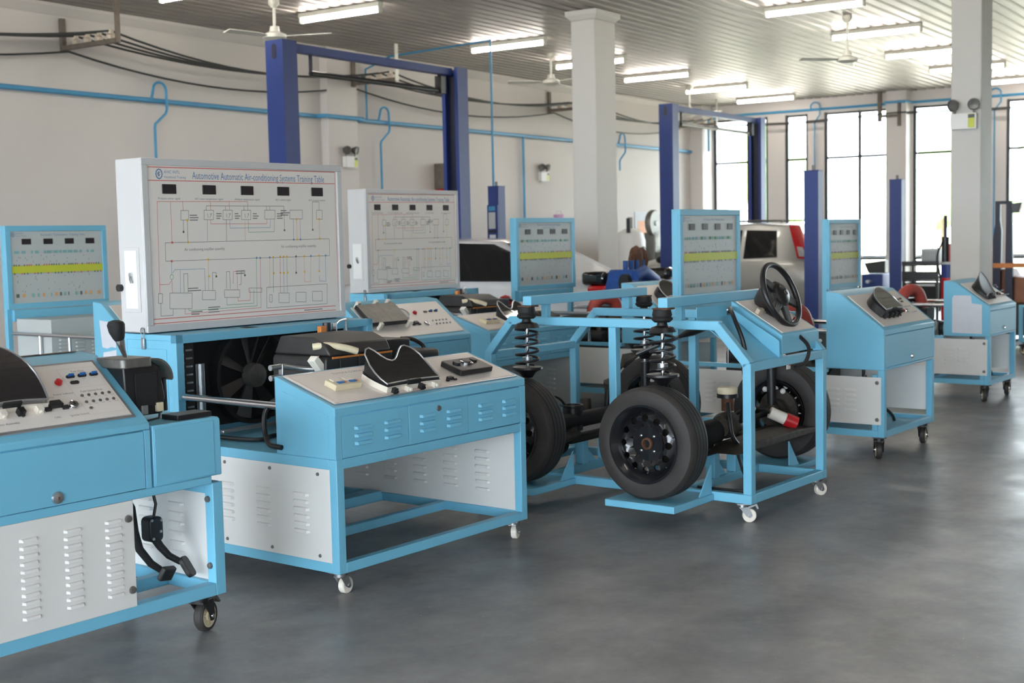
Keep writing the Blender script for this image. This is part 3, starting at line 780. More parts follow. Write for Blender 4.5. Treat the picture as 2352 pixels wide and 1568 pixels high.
# ------------------------------------------------------------------ air-conditioning training table
def ac_trainer(u, v, w, label, near):
    r = E('training_table', TP(u, v), TYAW, label, 'training table')
    D, zb, zt = 1.49, 0.105, 0.608
    t = 0.045
    # base frame
    for x in (0, w - t):
        for y in (0, D - t): B('post', BLUE, r, x, x + t, y, y + t, zb, zt)
        B('beam', BLUE, r, x, x + t, t, D - t, zb, zb + t); B('beam', BLUE, r, x, x + t, t, D - t, zt - t, zt)
    for y in (0, D - t):
        B('beam', BLUE, r, t, w - t, y, y + t, zb, zb + t); B('beam', BLUE, r, t, w - t, y, y + t, zt - t + (0.002 if y == 0 else 0), zt)
    B('beam', BLUE, r, t, w - t, 0.52, 0.52 + t, zb, zb + t); B('beam', BLUE, r, t, w - t, 0.98, 0.98 + t, zb + 0.0, zb + t)
    B('beam', BLUE, r, t, w - 0.2, 0.84, 0.94, zb + t + .001, zb + t + 0.05)
    B('deck_plate', BLUE, r, t, w - t, 0.37, 1.10, zt - 0.012, zt - 0.001)
    # louvered side panels
    p = B('side_panel', WHITE, r, 0.002, 0.008, t, D - t, zb + t, zt - t, 0.001)
    louvers(p, WHITE, 0.23, 0.44, 5, 6, 0.25, 0.033, 0.1, 0.016, True, 0.002)
    screws(p, [(0.002, yy, zz) for yy in (0.12, 0.43, 0.74, 1.05) for zz in (zb + t + 0.025, zt - t - 0.025)], True)
    p = B('side_panel', WHITE, r, w - 0.03, w - 0.024, t, D - t, zb + t, zt - t, 0.001)
    louvers(p, WHITE, 0.27, 0.44, 5, 6, 0.22, 0.04, 0.1, 0.016, True, w - 0.03)
    B('back_panel', WHITE, r, t, w - t, D - 0.02, D - 0.014, zb + t, zt - t, 0.001)
    # electric motor in the base
    mo = O('electric_motor', MB().lathe([(0.001, -0.16), (0.1, -0.16), (0.115, -0.13), (0.115, 0.1), (0.1, 0.14), (0.001, 0.15)], axis='x', n=24), BLACKM, r, loc=(0.55, 0.9, zb + t + 0.17))
    B('motor_foot', BLACKM, mo, -0.1, 0.1, -0.09, 0.09, -0.12, -0.1); B('terminal_box', HOUSE, mo, -0.08, 0.06, -0.16, -0.1, -0.02, 0.09)
    O('compressor', MB().lathe([(0.001, -0.1), (0.08, -0.1), (0.08, 0.06), (0.06, 0.08), (0.06, 0.12), (0.001, 0.12)], axis='x', n=20), CAST, r, loc=(0.28, 0.88, zb + t + 0.16))
    # front console with its three drawer fronts
    c = O('console', MB().prism([(0.008, zt), (0.008, 0.797), (0, 0.797), (0, 0.835), (0.377, 0.957), (0.377, zt)], 'x', 0, w), BLUE, r, 0.004)
    B('front_stile', BLUE, c, 0, 0.038 * w / 1.353, 0.0, 0.008, zt, 0.797, 0.001); B('front_stile', BLUE, c, 1.311 * w / 1.353, w, 0.0, 0.008, zt, 0.797, 0.001)
    W3 = w / 1.353
    for i, (a, b) in enumerate(((0.042, 0.467), (0.471, 0.895), (0.899, 1.306))):
        d = B('drawer_front', BLUE, c, a * W3, b * W3, 0.0005, 0.008, 0.613, 0.792, 0.001)
        louvers(d, BLUE, (a + 0.13) * W3, 0.735, 2, 3, 0.19 * W3, 0.034, 0.11 * W3, 0.017, False, 0.0005)
        if i == 1: O('lock', MB().lathe([(0.001, -0.006), (0.012, -0.006), (0.014, 0)], axis='y', n=14), DSTEEL, d, loc=(0.68 * W3, 0.0, 0.758))
    inset = O('side_inset', MB().prism([(0.04, zt + 0.004), (0.04, 0.80), (0.33, 0.895), (0.33, zt + 0.004)], 'x', -0.002, 0), BLUE, c, 0.001)
    M, L = slope_frame(0, 0, 0.835, 0.377, 0.957)
    M = M @ T3(0, 0, 0.001)
    PO('panel_trim', MB().box(0.028, w - 0.028, 0.03, L - 0.018, 0, 0.004), ALU, c, M, 0.001)
    pn = PO('control_panel', MB().box(0.04, w - 0.04, 0.042, L - 0.03, 0, 0.006), PANEL, c, M)
    q = M @ T3(0, 0, 0.0062)
    thin = MB()
    for (a, b, e, f) in ((0.05, w - 0.05, 0.052, 0.0545), (0.05, w - 0.05, L - 0.042, L - 0.0395), (0.05, 0.052, 0.052, L - 0.04), (w - 0.052, w - 0.05, 0.052, L - 0.04)):
        thin.add([(a, e, 0), (b, e, 0), (b, f, 0), (a, f, 0)], [(0, 1, 2, 3)])
    PO('printed_border', thin, INKPINK, pn, T3(0, 0, 0.0066), smooth=0)['kind'] = 'stuff'
    if near: text('TOYOTA COROLLA', 0.026, INKGREY, pn, T3(0.29 * W3, 0.325, 0.0066), width=0.22); text('Training Systems', 0.018, INKGREY, pn, T3(0.83 * W3, 0.325, 0.0066))
    fb = PO('fuse_box', MB().box(0, 0.165, 0, 0.075, 0, 0.028), CREAM, c, q @ T3(0.14 * W3, 0.145), 0.003)
    for a in (0.03, 0.105):
        B('fuse_strip', FUSEBLUE, fb, a, a + 0.04, 0.016, 0.03, 0.028, 0.034, 0.001); B('fuse_cap', ORANGE, fb, a + 0.042, a + 0.052, 0.016, 0.03, 0.028, 0.033, 0.001)
        B('relay', IVORY, fb, a - 0.012, a + 0.045, 0.038, 0.068, 0.028, 0.033, 0.002)
    cluster(c, q @ T3(0.38 * W3, 0.055), 0.37 * W3, 0.235, 0.13)
    obd(c, q @ T3(0.865 * W3, 0.085), 0.75)
    bx = PO('climate_control_unit', MB().rbox(0, 0.25 * W3, 0, 0.145, 0.006, 0.034, 0.012), BLACK, c, q @ T3(0.955 * W3, 0.1), 0.004)
    O('dial', MB().lathe([(0.035, 0.034), (0.035, 0.04), (0.026, 0.043), (0.001, 0.043)], n=22), CHROME, bx, loc=(0.135 * W3, 0.09, 0)); O('dial_face', MB().cyl((0, 0, 0.043), (0, 0, 0.046), 0.024), BLACK, bx, loc=(0.135 * W3, 0.09, 0))
    O('dial', MB().cyl((0, 0, 0.034), (0, 0, 0.044), 0.02), BLACK, bx, loc=(0.2 * W3, 0.1, 0)); O('dial', MB().cyl((0, 0, 0.034), (0, 0, 0.044), 0.02), BLACK, bx, loc=(0.06 * W3, 0.09, 0))
    # back cabinet
    y0, y1, z1 = 1.062, D, 1.12
    for x in (0, w - t): B('post', BLUE, r, x, x + t, y0, y0 + 0.04, zt, z1); B('post', BLUE, r, x, x + t, y1 - 0.04, y1, zt, z1)
    B('top_beam', BLUE, r, 0, w, y0, y0 + 0.04, z1 - 0.042, z1); B('cabinet_top', BLUE, r, 0.001, w - 0.001, y0 + 0.04, y1, z1 - 0.03, z1 - 0.001)
    cs = B('cabinet_side', BLUE, r, 0.003, 0.012, y0 + 0.04, y1 - 0.04, zt, z1 - 0.03, 0.001)
    B('side_inset', BLUE, cs, 0.0, 0.004, y0 + 0.075, y1 - 0.075, zt + 0.05, z1 - 0.07, 0.002)
    B('cabinet_side', BLUE, r, w - 0.012, w - 0.003, y0 + 0.04, y1 - 0.04, zt, z1 - 0.03, 0.001)
    vp = B('vent_plate', HOUSE, r, t, 0.15, y0 + 0.06, y0 + 0.066, zt, z1 - 0.05, 0.001)
    sm = MB().rbox(-0.02, 0.02, -0.003, 0.0, -0.0045, 0.0045, 0.004, 'y').mesh('slot', STEEL)
    for j in range(11):
        link('slot', sm, vp, (0.07, y0 + 0.06, zt + 0.05 + j * 0.04)); link('slot', sm, vp, (0.12, y0 + 0.06, zt + 0.07 + j * 0.04))
    O('dryer_bottle', MB().cyl((0, 0, 0), (0, 0, 0.28), 0.022), STEEL, r, loc=(0.17, y0 + 0.04, zt + 0.08))
    B('radiator', BLACKM, r, 0.2, w - 0.06, y0 + 0.17, y0 + 0.2, zt + 0.02, z1 - 0.05)
    fs = O('fan_shroud', MB().lathe([(0.23, 0), (0.25, 0), (0.25, 0.06), (0.23, 0.06)], axis='y', n=36, closed=True), BLACKM, r, loc=(0.555 * W3, y0 + 0.08, zt + 0.265))
    bl = MB().prism([(0.055, -0.02), (0.22, -0.05), (0.222, 0.03), (0.055, 0.015)], 'y', -0.002, 0.002).xf(Matrix.Rotation(0.5, 4, 'X')).mesh('fan_blade', HOUSE)
    for i in range(7): link('fan_blade', bl, fs, (0, 0.03, 0), (0, i * 2 * pi / 7, 0))
    O('fan_hub', MB().lathe([(0.001, -0.03), (0.02, -0.028), (0.06, -0.02), (0.064, 0.03), (0.001, 0.03)], axis='y', n=24), DSTEEL, fs, loc=(0, 0.0, 0))
    for i in range(4): O('shroud_strut', MB().cyl((0.05, 0.06, 0), (0.24, 0.06, 0), 0.008, n=6).xf(Matrix.Rotation(i * pi / 2 + 0.4, 4, 'Y')), BLACKM, fs)
    # hand rails
    for x in (0.03, w - 0.03): O('hand_rail', MB().cyl((x, 0.377, 0.818), (x, y0 + 0.02, 0.822), 0.017, n=14), CHROME, r)
    # heater and evaporator housing between console and cabinet
    hv = O('heater_housing', MB().rbox(0.46 * W3, 0.93 * W3, 0.52, 0.9, zt, 1.0, 0.03, 'y', 4), HOUSE, r, 0.008)
    O('housing_top', MB().prism([(0.5, 1.0), (0.53, 1.055), (0.62, 1.09), (0.85, 1.09), (0.9, 1.0)], 'x', 0.47 * W3, 0.9 * W3), HOUSE, hv, 0.01)
    for k in range(3): B('rib', HOUSE, hv, (0.55 + 0.13 * k) * W3, (0.555 + 0.13 * k) * W3, 0.512, 0.52, zt, 1.0, 0.001)
    B('foam_strip', ORANGE, hv, 0.5 * W3, 0.92 * W3, 0.512, 0.52, 0.985, 0.995, 0.001)
    B('blower_duct', BLACK, hv, 0.93 * W3, 1.10 * W3, 0.55, 0.85, 0.80, 1.045, 0.01)
    B('blower_motor', HOUSE, hv, 1.02 * W3, 1.22 * W3, 0.45, 0.72, 0.86, 0.985, 0.02)
    O('wiring_loom', MB().tube([(1.08 * W3, 0.6, 1.04), (1.14 * W3, 0.58, 1.035), (1.2 * W3, 0.56, 1.0), (1.21 * W3, 0.55, 0.96)], 0.011, 8), BLACK, hv)
    O('drain_hose', MB().tube([(0.452 * W3, 0.60, 1.045), (0.5 * W3, 0.55, 1.05), (0.57 * W3, 0.50, 1.035), (0.625 * W3, 0.47, 1.015)], 0.017, 12), CREAM, hv)
    for zz in (0.955, 0.905): O('refrigerant_pipe', MB().tube([(0.265 * W3, 0.7, zz), (0.35 * W3, 0.7, zz), (0.43 * W3, 0.66, zz - 0.015), (0.47 * W3, 0.62, zz - 0.02)], 0.014, 12), STEEL, hv)
    B('pipe_clamp', STEEL, hv, 0.33 * W3, 0.34 * W3, 0.685, 0.715, 0.89, 0.97)
    o = O('plug_block', MB().box(-0.06, 0.06, -0.025, 0.025, -0.018, 0.018), IVORY, hv, 0.003, loc=(0.45 * W3, 0.56, 0.95)); o.rotation_euler = (0, radians(48), 0)
    for k in range(5): O('wire', MB().tube([(0.445 * W3 + 0.01 * k, 0.58, 0.98), (0.465 * W3 + 0.01 * k, 0.585, 1.0), (0.49 * W3 + 0.008 * k, 0.59, 0.985)], 0.003, 5), (RED, WHITE, BLACK, RED, FUSEBLUE)[k], hv)
    B('expansion_valve', ORANGE, hv, 0.80 * W3, 0.84 * W3, 0.9, 0.93, 1.06, 1.115); O('valve_head', MB().cyl((0.86 * W3, 0.92, 1.05), (0.86 * W3, 0.92, 1.13), 0.022), BLACK, hv); O('valve_nut', MB().cyl((0.91 * W3, 0.92, 1.05), (0.91 * W3, 0.92, 1.125), 0.018, n=6), CHROME, hv)
    O('capillary_pipe', MB().tube([(0.91 * W3, 0.92, 1.1), (1.0 * W3, 0.98, 1.125), (1.1 * W3, 1.03, 1.13), (1.12 * W3, 1.04, 1.11), (1.12 * W3, 1.04, 0.95)], 0.007, 8), STEEL, hv)
    if not near: O('red_cap', MB().lathe([(0.001, 0.0), (0.05, 0.0), (0.06, 0.03), (0.045, 0.07), (0.001, 0.085)], (1.09, 0.70, 0.98), n=18), RED, hv, label='red plastic cap')
    # cables on the deck
    pts = [(0.06, 0.36, 0.68), (-0.0 + 0.02, 0.42, 0.74), (0.03, 0.5, 0.86), (0.06, 0.56, 0.80), (0.1, 0.55, 0.7), (0.13, 0.48, 0.63), (0.2, 0.45, 0.622), (0.3, 0.5, 0.62)]
    O('power_cable', MB().tube([(-0.012, 0.33, 0.64), (-0.02, 0.4, 0.65), (0.0, 0.45, 0.7), (0.02, 0.47, 0.78), (0.05, 0.45, 0.83), (0.09, 0.42, 0.845)], 0.012, 10), BLACK, r)
    O('power_cable', MB().tube([(0.05, 0.42, 0.622), (0.12, 0.48, 0.622), (0.2, 0.46, 0.622), (0.12, 0.43, 0.622), (0.06, 0.44, 0.622)], 0.011, 8), BLACK, r)
    O('power_cable', MB().tube([(0.1, 1.05, 0.63), (0.14, 0.85, 0.621), (0.18, 0.7, 0.621), (0.3, 0.74, 0.621), (0.5, 0.7, 0.621)], 0.011, 8), BLACK, r)
    O('drip_rail', MB().box(0.2, 0.75, 0.98, 1.0, 0.625, 0.64), ALU, r, 0.003)
    # display board
    by0, by1, bz0, bz1 = 1.272, 1.482, 1.125, 1.977
    bd = B('display_board', BOARDW, r, 0, w, by0 + 0.012, by1, bz0, bz1, 0.006)
    fw_ = 0.035
    for a in ((0, w, bz1 - fw_, bz1), (0, w, bz0, bz0 + fw_), (0, fw_, bz0 + fw_, bz1 - fw_), (w - fw_, w, bz0 + fw_, bz1 - fw_)):
        B('board_frame', BOARDW, bd, a[0], a[1], by0, by0 + 0.012, a[2], a[3], 0.003)
    py = by0 + 0.008
    B('board_panel', PANEL, bd, fw_, w - fw_, py, py + 0.004, bz0 + fw_, bz1 - fw_, 0)
    h = bz1 - bz0
    dg = bpy.data.objects.new('board_print', None); col.objects.link(dg); dg.parent = bd; dg.location = (0, 0, bz0)
    diag_parent = bd
    # printed matter sits on the panel, one level below the board
    k0 = len(col.objects)
    diagram(bd, w, h, py - 0.0008)
    for o in list(bd.children):
        if o.name.startswith(('printed_diagram', 'small_print')): o.location = (0, 0, bz0)
    bpy.data.objects.remove(dg)
    text('Automotive Automatic Air-conditioning Systems Training Table', 0.052, INKBLUE, bd, at(0.229 * w, py - 0.0008, bz0 + 0.905 * h), width=0.675 * w)
    logo(bd, 0.08 * w, py - 0.0008, bz0 + 0.91 * h, 0.034 * W3)
    for s in (.121, .305, .49, .676, .861):
        dd = B('display', BLACK, bd, (s - 0.031) * w, (s + 0.031) * w, py - 0.006, py, bz0 + 0.797 * h, bz0 + 0.852 * h, 0.002)
        B('screen', DISPLAY, dd, (s - 0.026) * w, (s + 0.026) * w, py - 0.0068, py - 0.006, bz0 + 0.804 * h, bz0 + 0.845 * h, 0)
        text({.121: 'Pressure sensor signal', .305: 'A/C room temperature signal', .49: 'Ambient temperature signal', .676: 'A/C control signal', .861: 'A/C pressure switch'}[s], 0.015, INKGREY, bd, at(s * w, py - 0.0008, bz0 + 0.77 * h), 'CENTER')
    text('Air conditioning amplifier assembly', 0.02, INKGREY, bd, at(0.18 * w, py - 0.0008, bz0 + 0.472 * h), width=0.19 * w)
    text('Air conditioning amplifier assembly', 0.02, INKGREY, bd, at(0.657 * w, py - 0.0008, bz0 + 0.476 * h), width=0.19 * w)
    sd = B('side_door', BOARDW, bd, -0.004, 0.0, by0 + 0.045, by1 - 0.035, bz0 + 0.1, bz0 + 0.42, 0.002)
    B('door_inset', WHITE, sd, -0.0065, -0.004, by0 + 0.062, by1 - 0.052, bz0 + 0.117, bz0 + 0.403, 0.001)
    O('key_lock', MB().lathe([(0.001, -0.012), (0.01, -0.012), (0.012, 0)], axis='x', n=14), CHROME, sd, loc=(-0.006, by0 + 0.105, bz0 + 0.285)); O('key', MB().tube([(-0.016, by0 + 0.105, bz0 + 0.28), (-0.02, by0 + 0.1, bz0 + 0.262), (-0.014, by0 + 0.096, bz0 + 0.245)], 0.006, 6), STEEL, sd)
    lt = B('latch', STEEL, r, -0.012, 0.0, 1.296, 1.318, 1.045, 1.1, 0.003)
    O('latch_loop', MB().tube([(-0.008, 1.297, 1.09), (-0.01, 1.297, 1.145), (-0.01, 1.317, 1.145), (-0.008, 1.317, 1.09)], 0.002, 6), STEEL, lt); B('latch_keeper', STEEL, lt, -0.008, -0.001, 1.298, 1.316, 1.128, 1.15, 0.001)
    O('side_bolt', MB().cyl((-0.02, by1 - 0.01, bz0 + 0.22), (0.01, by1 - 0.01, bz0 + 0.22), 0.018), BLACK, bd)
    for x, y, a in ((0.05, 0.05, 0.1), (w - 0.06, 0.05, 0.35), (0.05, D - 0.06, 0.7), (w - 0.06, D - 0.06, 0.2)): small_caster(r, x, y, zb, a)
    return r
ac_trainer(3.957, 4.058, 1.353, 'large blue training table with white air-conditioning circuit board, nearest whole one', True)
ac_trainer(7.78, 6.27, 1.17, 'farther blue table with white air-conditioning circuit board and black housing', False)

# ------------------------------------------------------------------ engine and gearbox training tables
def band_board(bd, w, z0, z1, y, title, title2, seed):
    """print on the framed board: logo, title, displays, yellow band with sockets"""
    random.seed(seed)
    h = z1 - z0
    logo(bd, 0.075 * w, y, z0 + 0.93 * h, 0.026)
    text(title, 0.026, INKBLUE, bd, at(0.56 * w, y, z0 + (0.94 if title2 else 0.925) * h), 'CENTER', None)
    if title2: text(title2, 0.024, INKBLUE, bd, at(0.56 * w, y, z0 + 0.895 * h), 'CENTER')
    for s in (0.2, 0.41, 0.62, 0.83):
        d = B('display', BLACK, bd, (s - 0.045) * w, (s + 0.045) * w, y - 0.005, y, z0 + 0.80 * h, z0 + 0.875 * h, 0.002)
        B('screen', DISPLAY, d, (s - 0.038) * w, (s + 0.038) * w, y - 0.0056, y - 0.005, z0 + 0.81 * h, z0 + 0.866 * h, 0)
    B('terminal_band', YELLOWB, bd, 0.05 * w, 0.95 * w, y - 0.003, y, z0 + 0.42 * h, z0 + 0.52 * h, 0.001)
    m = MB(); cl = ['k', 't', 'g', 'r', 'o']
    def q(x, z, a, b, c):
        m.cur = cl.index(c)
        m.add([(x, y - 0.0035, z), (x + a, y - 0.0035, z), (x + a, y - 0.0035, z + b), (x, y - 0.0035, z + b)], [(0, 1, 2, 3)])
    x = 0.07
    while x < 0.93:
        q(x * w, z0 + 0.515 * h, 0.01, 0.014, random.choice('kkkkr')); x += random.choice((0.02, 0.025, 0.05))
    x = 0.07
    while x < 0.93:
        q(x * w, z0 + 0.402 * h, 0.01, 0.014, random.choice('kkkkr')); x += random.choice((0.022, 0.03, 0.07))
    x = 0.08
    while x < 0.85:
        L = random.uniform(0.015, 0.05); q(x * w, z0 + 0.68 * h, L * w, 0.022, random.choice('tttg')); x += L + random.choice((0.01, 0.02, 0.05))
    x = 0.08
    while x < 0.9:
        L = random.uniform(0.01, 0.03); q(x * w, z0 + 0.10 * h, L * w, 0.03, random.choice('kto')); x += L + random.choice((0.02, 0.03, 0.06))
    for i in range(26): q(random.uniform(.08, .9) * w, z0 + random.uniform(.16, .38) * h, 0.004, 0.012, 'k')
    for i in range(18): q(random.uniform(.08, .9) * w, z0 + random.uniform(.55, .65) * h, 0.004, 0.012, 'k')
    o = O('printed_circuit', m, [INKS[c] for c in cl], bd, smooth=0); o['kind'] = 'stuff'

def engine_unit(root, w, hose, dark=True):
    e = O('engine', MB().rbox(0.2, w - 0.22, 0.62, 1.30, 0.42, 0.70, 0.04, 'y'), CAST, root, 0.01)
    O('cylinder_head', MB().rbox(0.24, w - 0.28, 0.66, 1.26, 0.70, 0.82, 0.03, 'y'), BLACKM, e, 0.01)
    O('oil_pan', MB().prism([(0.26, 0.24), (w - 0.3, 0.24), (w - 0.24, 0.42), (0.22, 0.42)], 'y', 0.68, 1.24), BLACKM, e, 0.01)
    for k in range(4): O('intake_runner', MB().tube([(0.24, 0.74 + 0.13 * k, 0.74), (0.15, 0.74 + 0.13 * k, 0.76), (0.12, 0.74 + 0.13 * k, 0.68)], 0.026, 10), HOUSE if dark else STEEL, e)
    O('intake_plenum', MB().cyl((0.12, 0.68, 0.66), (0.12, 1.2, 0.66), 0.05), HOUSE, e)
    for (px, pz, pr) in ((0.35, 0.5, 0.075), (0.55, 0.62, 0.06), (0.3, 0.66, 0.045)):
        O('pulley', MB().lathe([(0.001, 0), (pr, 0), (pr * 0.9, -0.012), (pr, -0.024), (pr * 0.5, -0.026), (0.001, -0.02)], axis='y', n=22), DSTEEL, e, loc=(px, 0.62, pz))
    O('drive_belt', MB().tube([(0.35 - 0.075, 0.606, 0.5), (0.35, 0.606, 0.425), (0.43, 0.606, 0.5), (0.61, 0.606, 0.62), (0.55, 0.606, 0.68), (0.3, 0.606, 0.71), (0.255, 0.606, 0.66)], 0.008, 6, closed=True), BLACK, e)
    if hose: O('intake_hose', MB().tube([(0.34, 0.95, 0.82), (0.34, 0.93, 0.92), (0.42, 0.9, 0.98), (0.54, 0.86, 0.96), (0.6, 0.84, 0.86), (0.62, 0.84, 0.78)], 0.055, 14), REDHOSE, e, label='dull red rubber hose')
    O('air_filter', MB().rbox(w - 0.34, w - 0.06, 0.9, 1.2, 0.74, 0.9, 0.03, 'y'), BLACK, e, 0.008)
    O('wiring', MB().tube([(0.2, 0.7, 0.83), (0.3, 0.8, 0.86), (0.5, 0.9, 0.85), (0.6, 1.1, 0.86)], 0.016, 8), BLACK, e)
    return e

def engine_trainer(u, v, w, label, title, title2='', seed=1, zs=(0.614, 0.885, 1.127, 1.14), board=True, hose=True, cover='lens', paper=None, sidepanel=True, bz=(1.06, 1.735), by=1.556, name='training_table', tablet=False, gearbox=False):
    r = E(name, TP(u, v), TYAW, label, 'training table')
    zb, zc, zf, zk, zr = 0.16, zs[0], zs[1], zs[2], zs[3]
    D, t, cd, ck = by + 0.075, 0.045, 0.415, 0.31
    for x in (0, w - t):
        for y in (0, D - t): B('post', BLUE, r, x, x + t, y, y + t, zb, zc if y == 0 else (bz[0] if board else zc))
        B('beam', BLUE, r, x, x + t, t, D - t, zb, zb + t); B('side_rail', BLUE, r, x, x + t, cd, D - t, zc - 0.03, zc)
    for y in (0, D - t): B('beam', BLUE, r, t, w - t, y, y + t, zb, zb + t)
    for y in (0.55, 1.1): B('beam', BLUE, r, t, w - t, y, y + t, zb, zb + t)
    B('deck_plate', BLUE, r, t, w - t, t, 0.55, zb + 0.012, zb + 0.018, 0)
    for x in (-0.001, w - 0.02):
        p = B('side_panel', WHITE, r, x, x + 0.006, 0.022, D - 0.12, 0.245, 0.566, 0.001)
        if x < 0:
            louvers(p, WHITE, 0.24, 0.475, 2, 5, 0.12, 0.034, 0.09, 0.014, True, x); louvers(p, WHITE, 1.2, 0.475, 2, 5, 0.12, 0.034, 0.09, 0.014, True, x)
            screws(p, [(x, 0.05, 0.53), (x, 0.05, 0.28), (x, D - 0.15, 0.53), (x, D - 0.15, 0.28)], True, 1.6)
    for yy in (0.05, 0.9): B('panel_bracket', BLUE, r, 0.006, 0.03, yy, yy + 0.04, 0.205, zc - 0.03)
    c = O('console', MB().prism([(0, zc), (0, zc + 0.016), (0.008, zc + 0.016), (0.008, zf - 0.036), (0, zf - 0.036), (0, zf), (ck, zk), (cd, zr), (cd, zc)], 'x', 0, w), BLUE, r, 0.004)
    B('front_stile', BLUE, c, 0, 0.026, 0, 0.008, zc + 0.016, zf - 0.036, 0.001); B('front_stile', BLUE, c, w - 0.026, w, 0, 0.008, zc + 0.016, zf - 0.036, 0.001)
    d = B('drawer_front', BLUE, c, 0.03, w - 0.03, 0.0005, 0.008, zc + 0.02, zf - 0.04, 0.001)
    O('lock', MB().lathe([(0.001, -0.01), (0.012, -0.01), (0.016, 0)], axis='y', n=16), CHROME, d, loc=(w * 0.52, -0.005, zc + 0.06))
    M, L = slope_frame(0, 0, zf, ck, zk)
    M = M @ T3(0, 0, 0.001)
    pn = PO('control_panel', MB().box(0.05, w - 0.05, 0.03, L - 0.035, 0, 0.005), PANEL, c, M)
    q = M @ T3(0, 0, 0.0052)
    if tablet:
        tb = PO('flat_display', MB().rbox(0, 0.37, 0, 0.2, 0.02, 0.045, 0.008), BLACK, c, q @ T3(0.01 + 0.03, 0.13), 0.003)
        B('display_cover', DSTEEL, tb, 0.004, 0.366, 0.006, 0.196, 0.045, 0.05, 0.002)
        for (a, b) in ((0.03, 0.205), (0.2, 0.205), (0.32, 0.205), (0.34, -0.02), (0.06, -0.02)): B('clip', IVORY, tb, a, a + 0.03, b, b + 0.025, -0.0, 0.055, 0.004)
        g = PO('pressure_gauge', MB().lathe([(0.05, 0), (0.05, 0.012), (0.044, 0.016), (0.044, 0.01), (0.001, 0.01)], n=28), ALU, c, q @ T3(0.465, 0.25)); O('gauge_face', MB().cyl((0, 0, 0.0101), (0, 0, 0.0108), 0.043), PANEL_G, g)
        button(c, q @ T3(0.585, 0.25), 0.014, 0.014, RED)
        for s_ in (0.70, 0.755, 0.81): fuse(c, q @ T3(s_, 0.255), s_ != 0.70, 0.9)
        obd(c, q @ T3(0.5, 0.135), 0.8); ignition(c, q @ T3(0.6, 0.13), 0.022)
        for i in range(5):
            button(c, q @ T3(0.69 + 0.036 * i, 0.157), 0.006, 0.006, STEEL, 'fault_socket'); button(c, q @ T3(0.70 + 0.036 * i, 0.122), 0.006, 0.006, STEEL, 'fault_socket')
    else:
        cluster(c, q @ T3(0.15 * w / 0.93, 0.11), 0.31 * w / 0.93, 0.205, 0.085 if cover == 'lens' else 0.13, BLACK, GLOSS if cover == 'lens' else HOUSE, BLACK, False, 0.055 if cover == 'lens' else 0.03)
        for a, b in ((0.74, 0.26), (0.77, 0.235), (0.8, 0.265)): fuse(c, q @ T3(a, b), False, 0.9)
        obd(c, q @ T3(0.56, 0.14), 0.8); button(c, q @ T3(0.61, 0.142), 0.012, 0.012, RED); ignition(c, q @ T3(0.66, 0.14), 0.02)
        for i in range(5):
            button(c, q @ T3(0.69 + 0.03 * i, 0.18), 0.005, 0.005, STEEL, 'fault_socket'); button(c, q @ T3(0.69 + 0.03 * i, 0.12), 0.005, 0.005, STEEL, 'fault_socket')
    for x in (0.03, w - 0.03):
        rl = O('hand_rail', MB().cyl((x, cd - 0.01, 0.865), (x, by + 0.005, 0.865), 0.016, n=12), CHROME, r)
        for yy in (0.78, 1.18): O('stanchion', MB().cyl((x, yy, zc - 0.005), (x, yy, 0.865), 0.014, n=10), CHROME, rl)
    if not gearbox: engine_unit(r, w, hose)
    if gearbox:
        bp_ = B('louvered_cover', PANEL_G, r, 0.05, w - 0.05, by - 0.5, by - 0.02, zc, 0.985, 0.004)
        louvers(bp_, PANEL_G, 0.16, 0.85, 5, 6, 0.15, 0.03, 0.09, 0.014, False, by - 0.5)
    O('power_cable', MB().tube([(0.25, 0.25, zc), (0.27, 0.25, 0.5), (0.4, 0.22, 0.36), (0.62, 0.2, 0.24), (0.68, 0.2, 0.185)], 0.012, 8), BLACK, r)
    O('pedal_arm', MB().tube([(0.15, 0.2, 0.56), (0.14, 0.18, 0.42), (0.16, 0.12, 0.34), (0.22, 0.08, 0.31)], 0.014, 8), BLACK, r); 
    if board:
        bd = B('display_board', BLUE, r, 0, w, by + 0.02, by + 0.075, bz[0], bz[1], 0.003)
        fw_ = 0.045
        for a in ((0, w, bz[1] - fw_, bz[1]), (0, w, bz[0], bz[0] + fw_), (0, fw_, bz[0] + fw_, bz[1] - fw_), (w - fw_, w, bz[0] + fw_, bz[1] - fw_)):
            B('board_frame', BLUE, bd, a[0], a[1], by, by + 0.02, a[2], a[3], 0.003)
        B('board_panel', PANEL_G, bd, fw_, w - fw_, by + 0.012, by + 0.02, bz[0] + fw_, bz[1] - fw_, 0)
        band_board(bd, w, bz[0] + 0.03, bz[1] - 0.03, by + 0.0105, title, title2, seed)
        B('lower_beam', BLUE, r, t, w - t, by, by + 0.05, bz[0] - 0.1, bz[0] - 0.005)
    if paper == 'torn':
        pg = O('paper_sheet', MB().prism([(0.09, 0.715), (0.09, 0.80), (0.28, 0.82), (0.29, 1.02), (0.40, 1.02), (0.40, 0.72)][::-1], 'x', -0.0035, -0.001), PAPER, c, smooth=0)
    elif paper == 'two':
        O('paper_sheet', MB().prism([(0.14, 0.8), (0.135, 0.985), (0.335, 1.0), (0.31, 0.8), (0.25, 0.79), (0.2, 0.805)][::-1], 'x', -0.004, -0.001), PAPER, c, smooth=0)
        O('paper_sheet', MB().prism([(0.14, 0.68), (0.14, 0.785), (0.2, 0.775), (0.3, 0.76), (0.31, 0.7), (0.28, 0.68)][::-1], 'x', -0.0035, -0.001), PAPER, c, smooth=0)
    elif paper == 'notice':
        O('paper_sheet', MB().prism([(0.07, 0.615), (0.07, 0.875), (0.16, 0.885), (0.17, 0.955), (0.32, 0.955), (0.335, 0.93), (0.335, 0.62)], 'x', -0.0035, -0.001), PAPER, c, smooth=0)
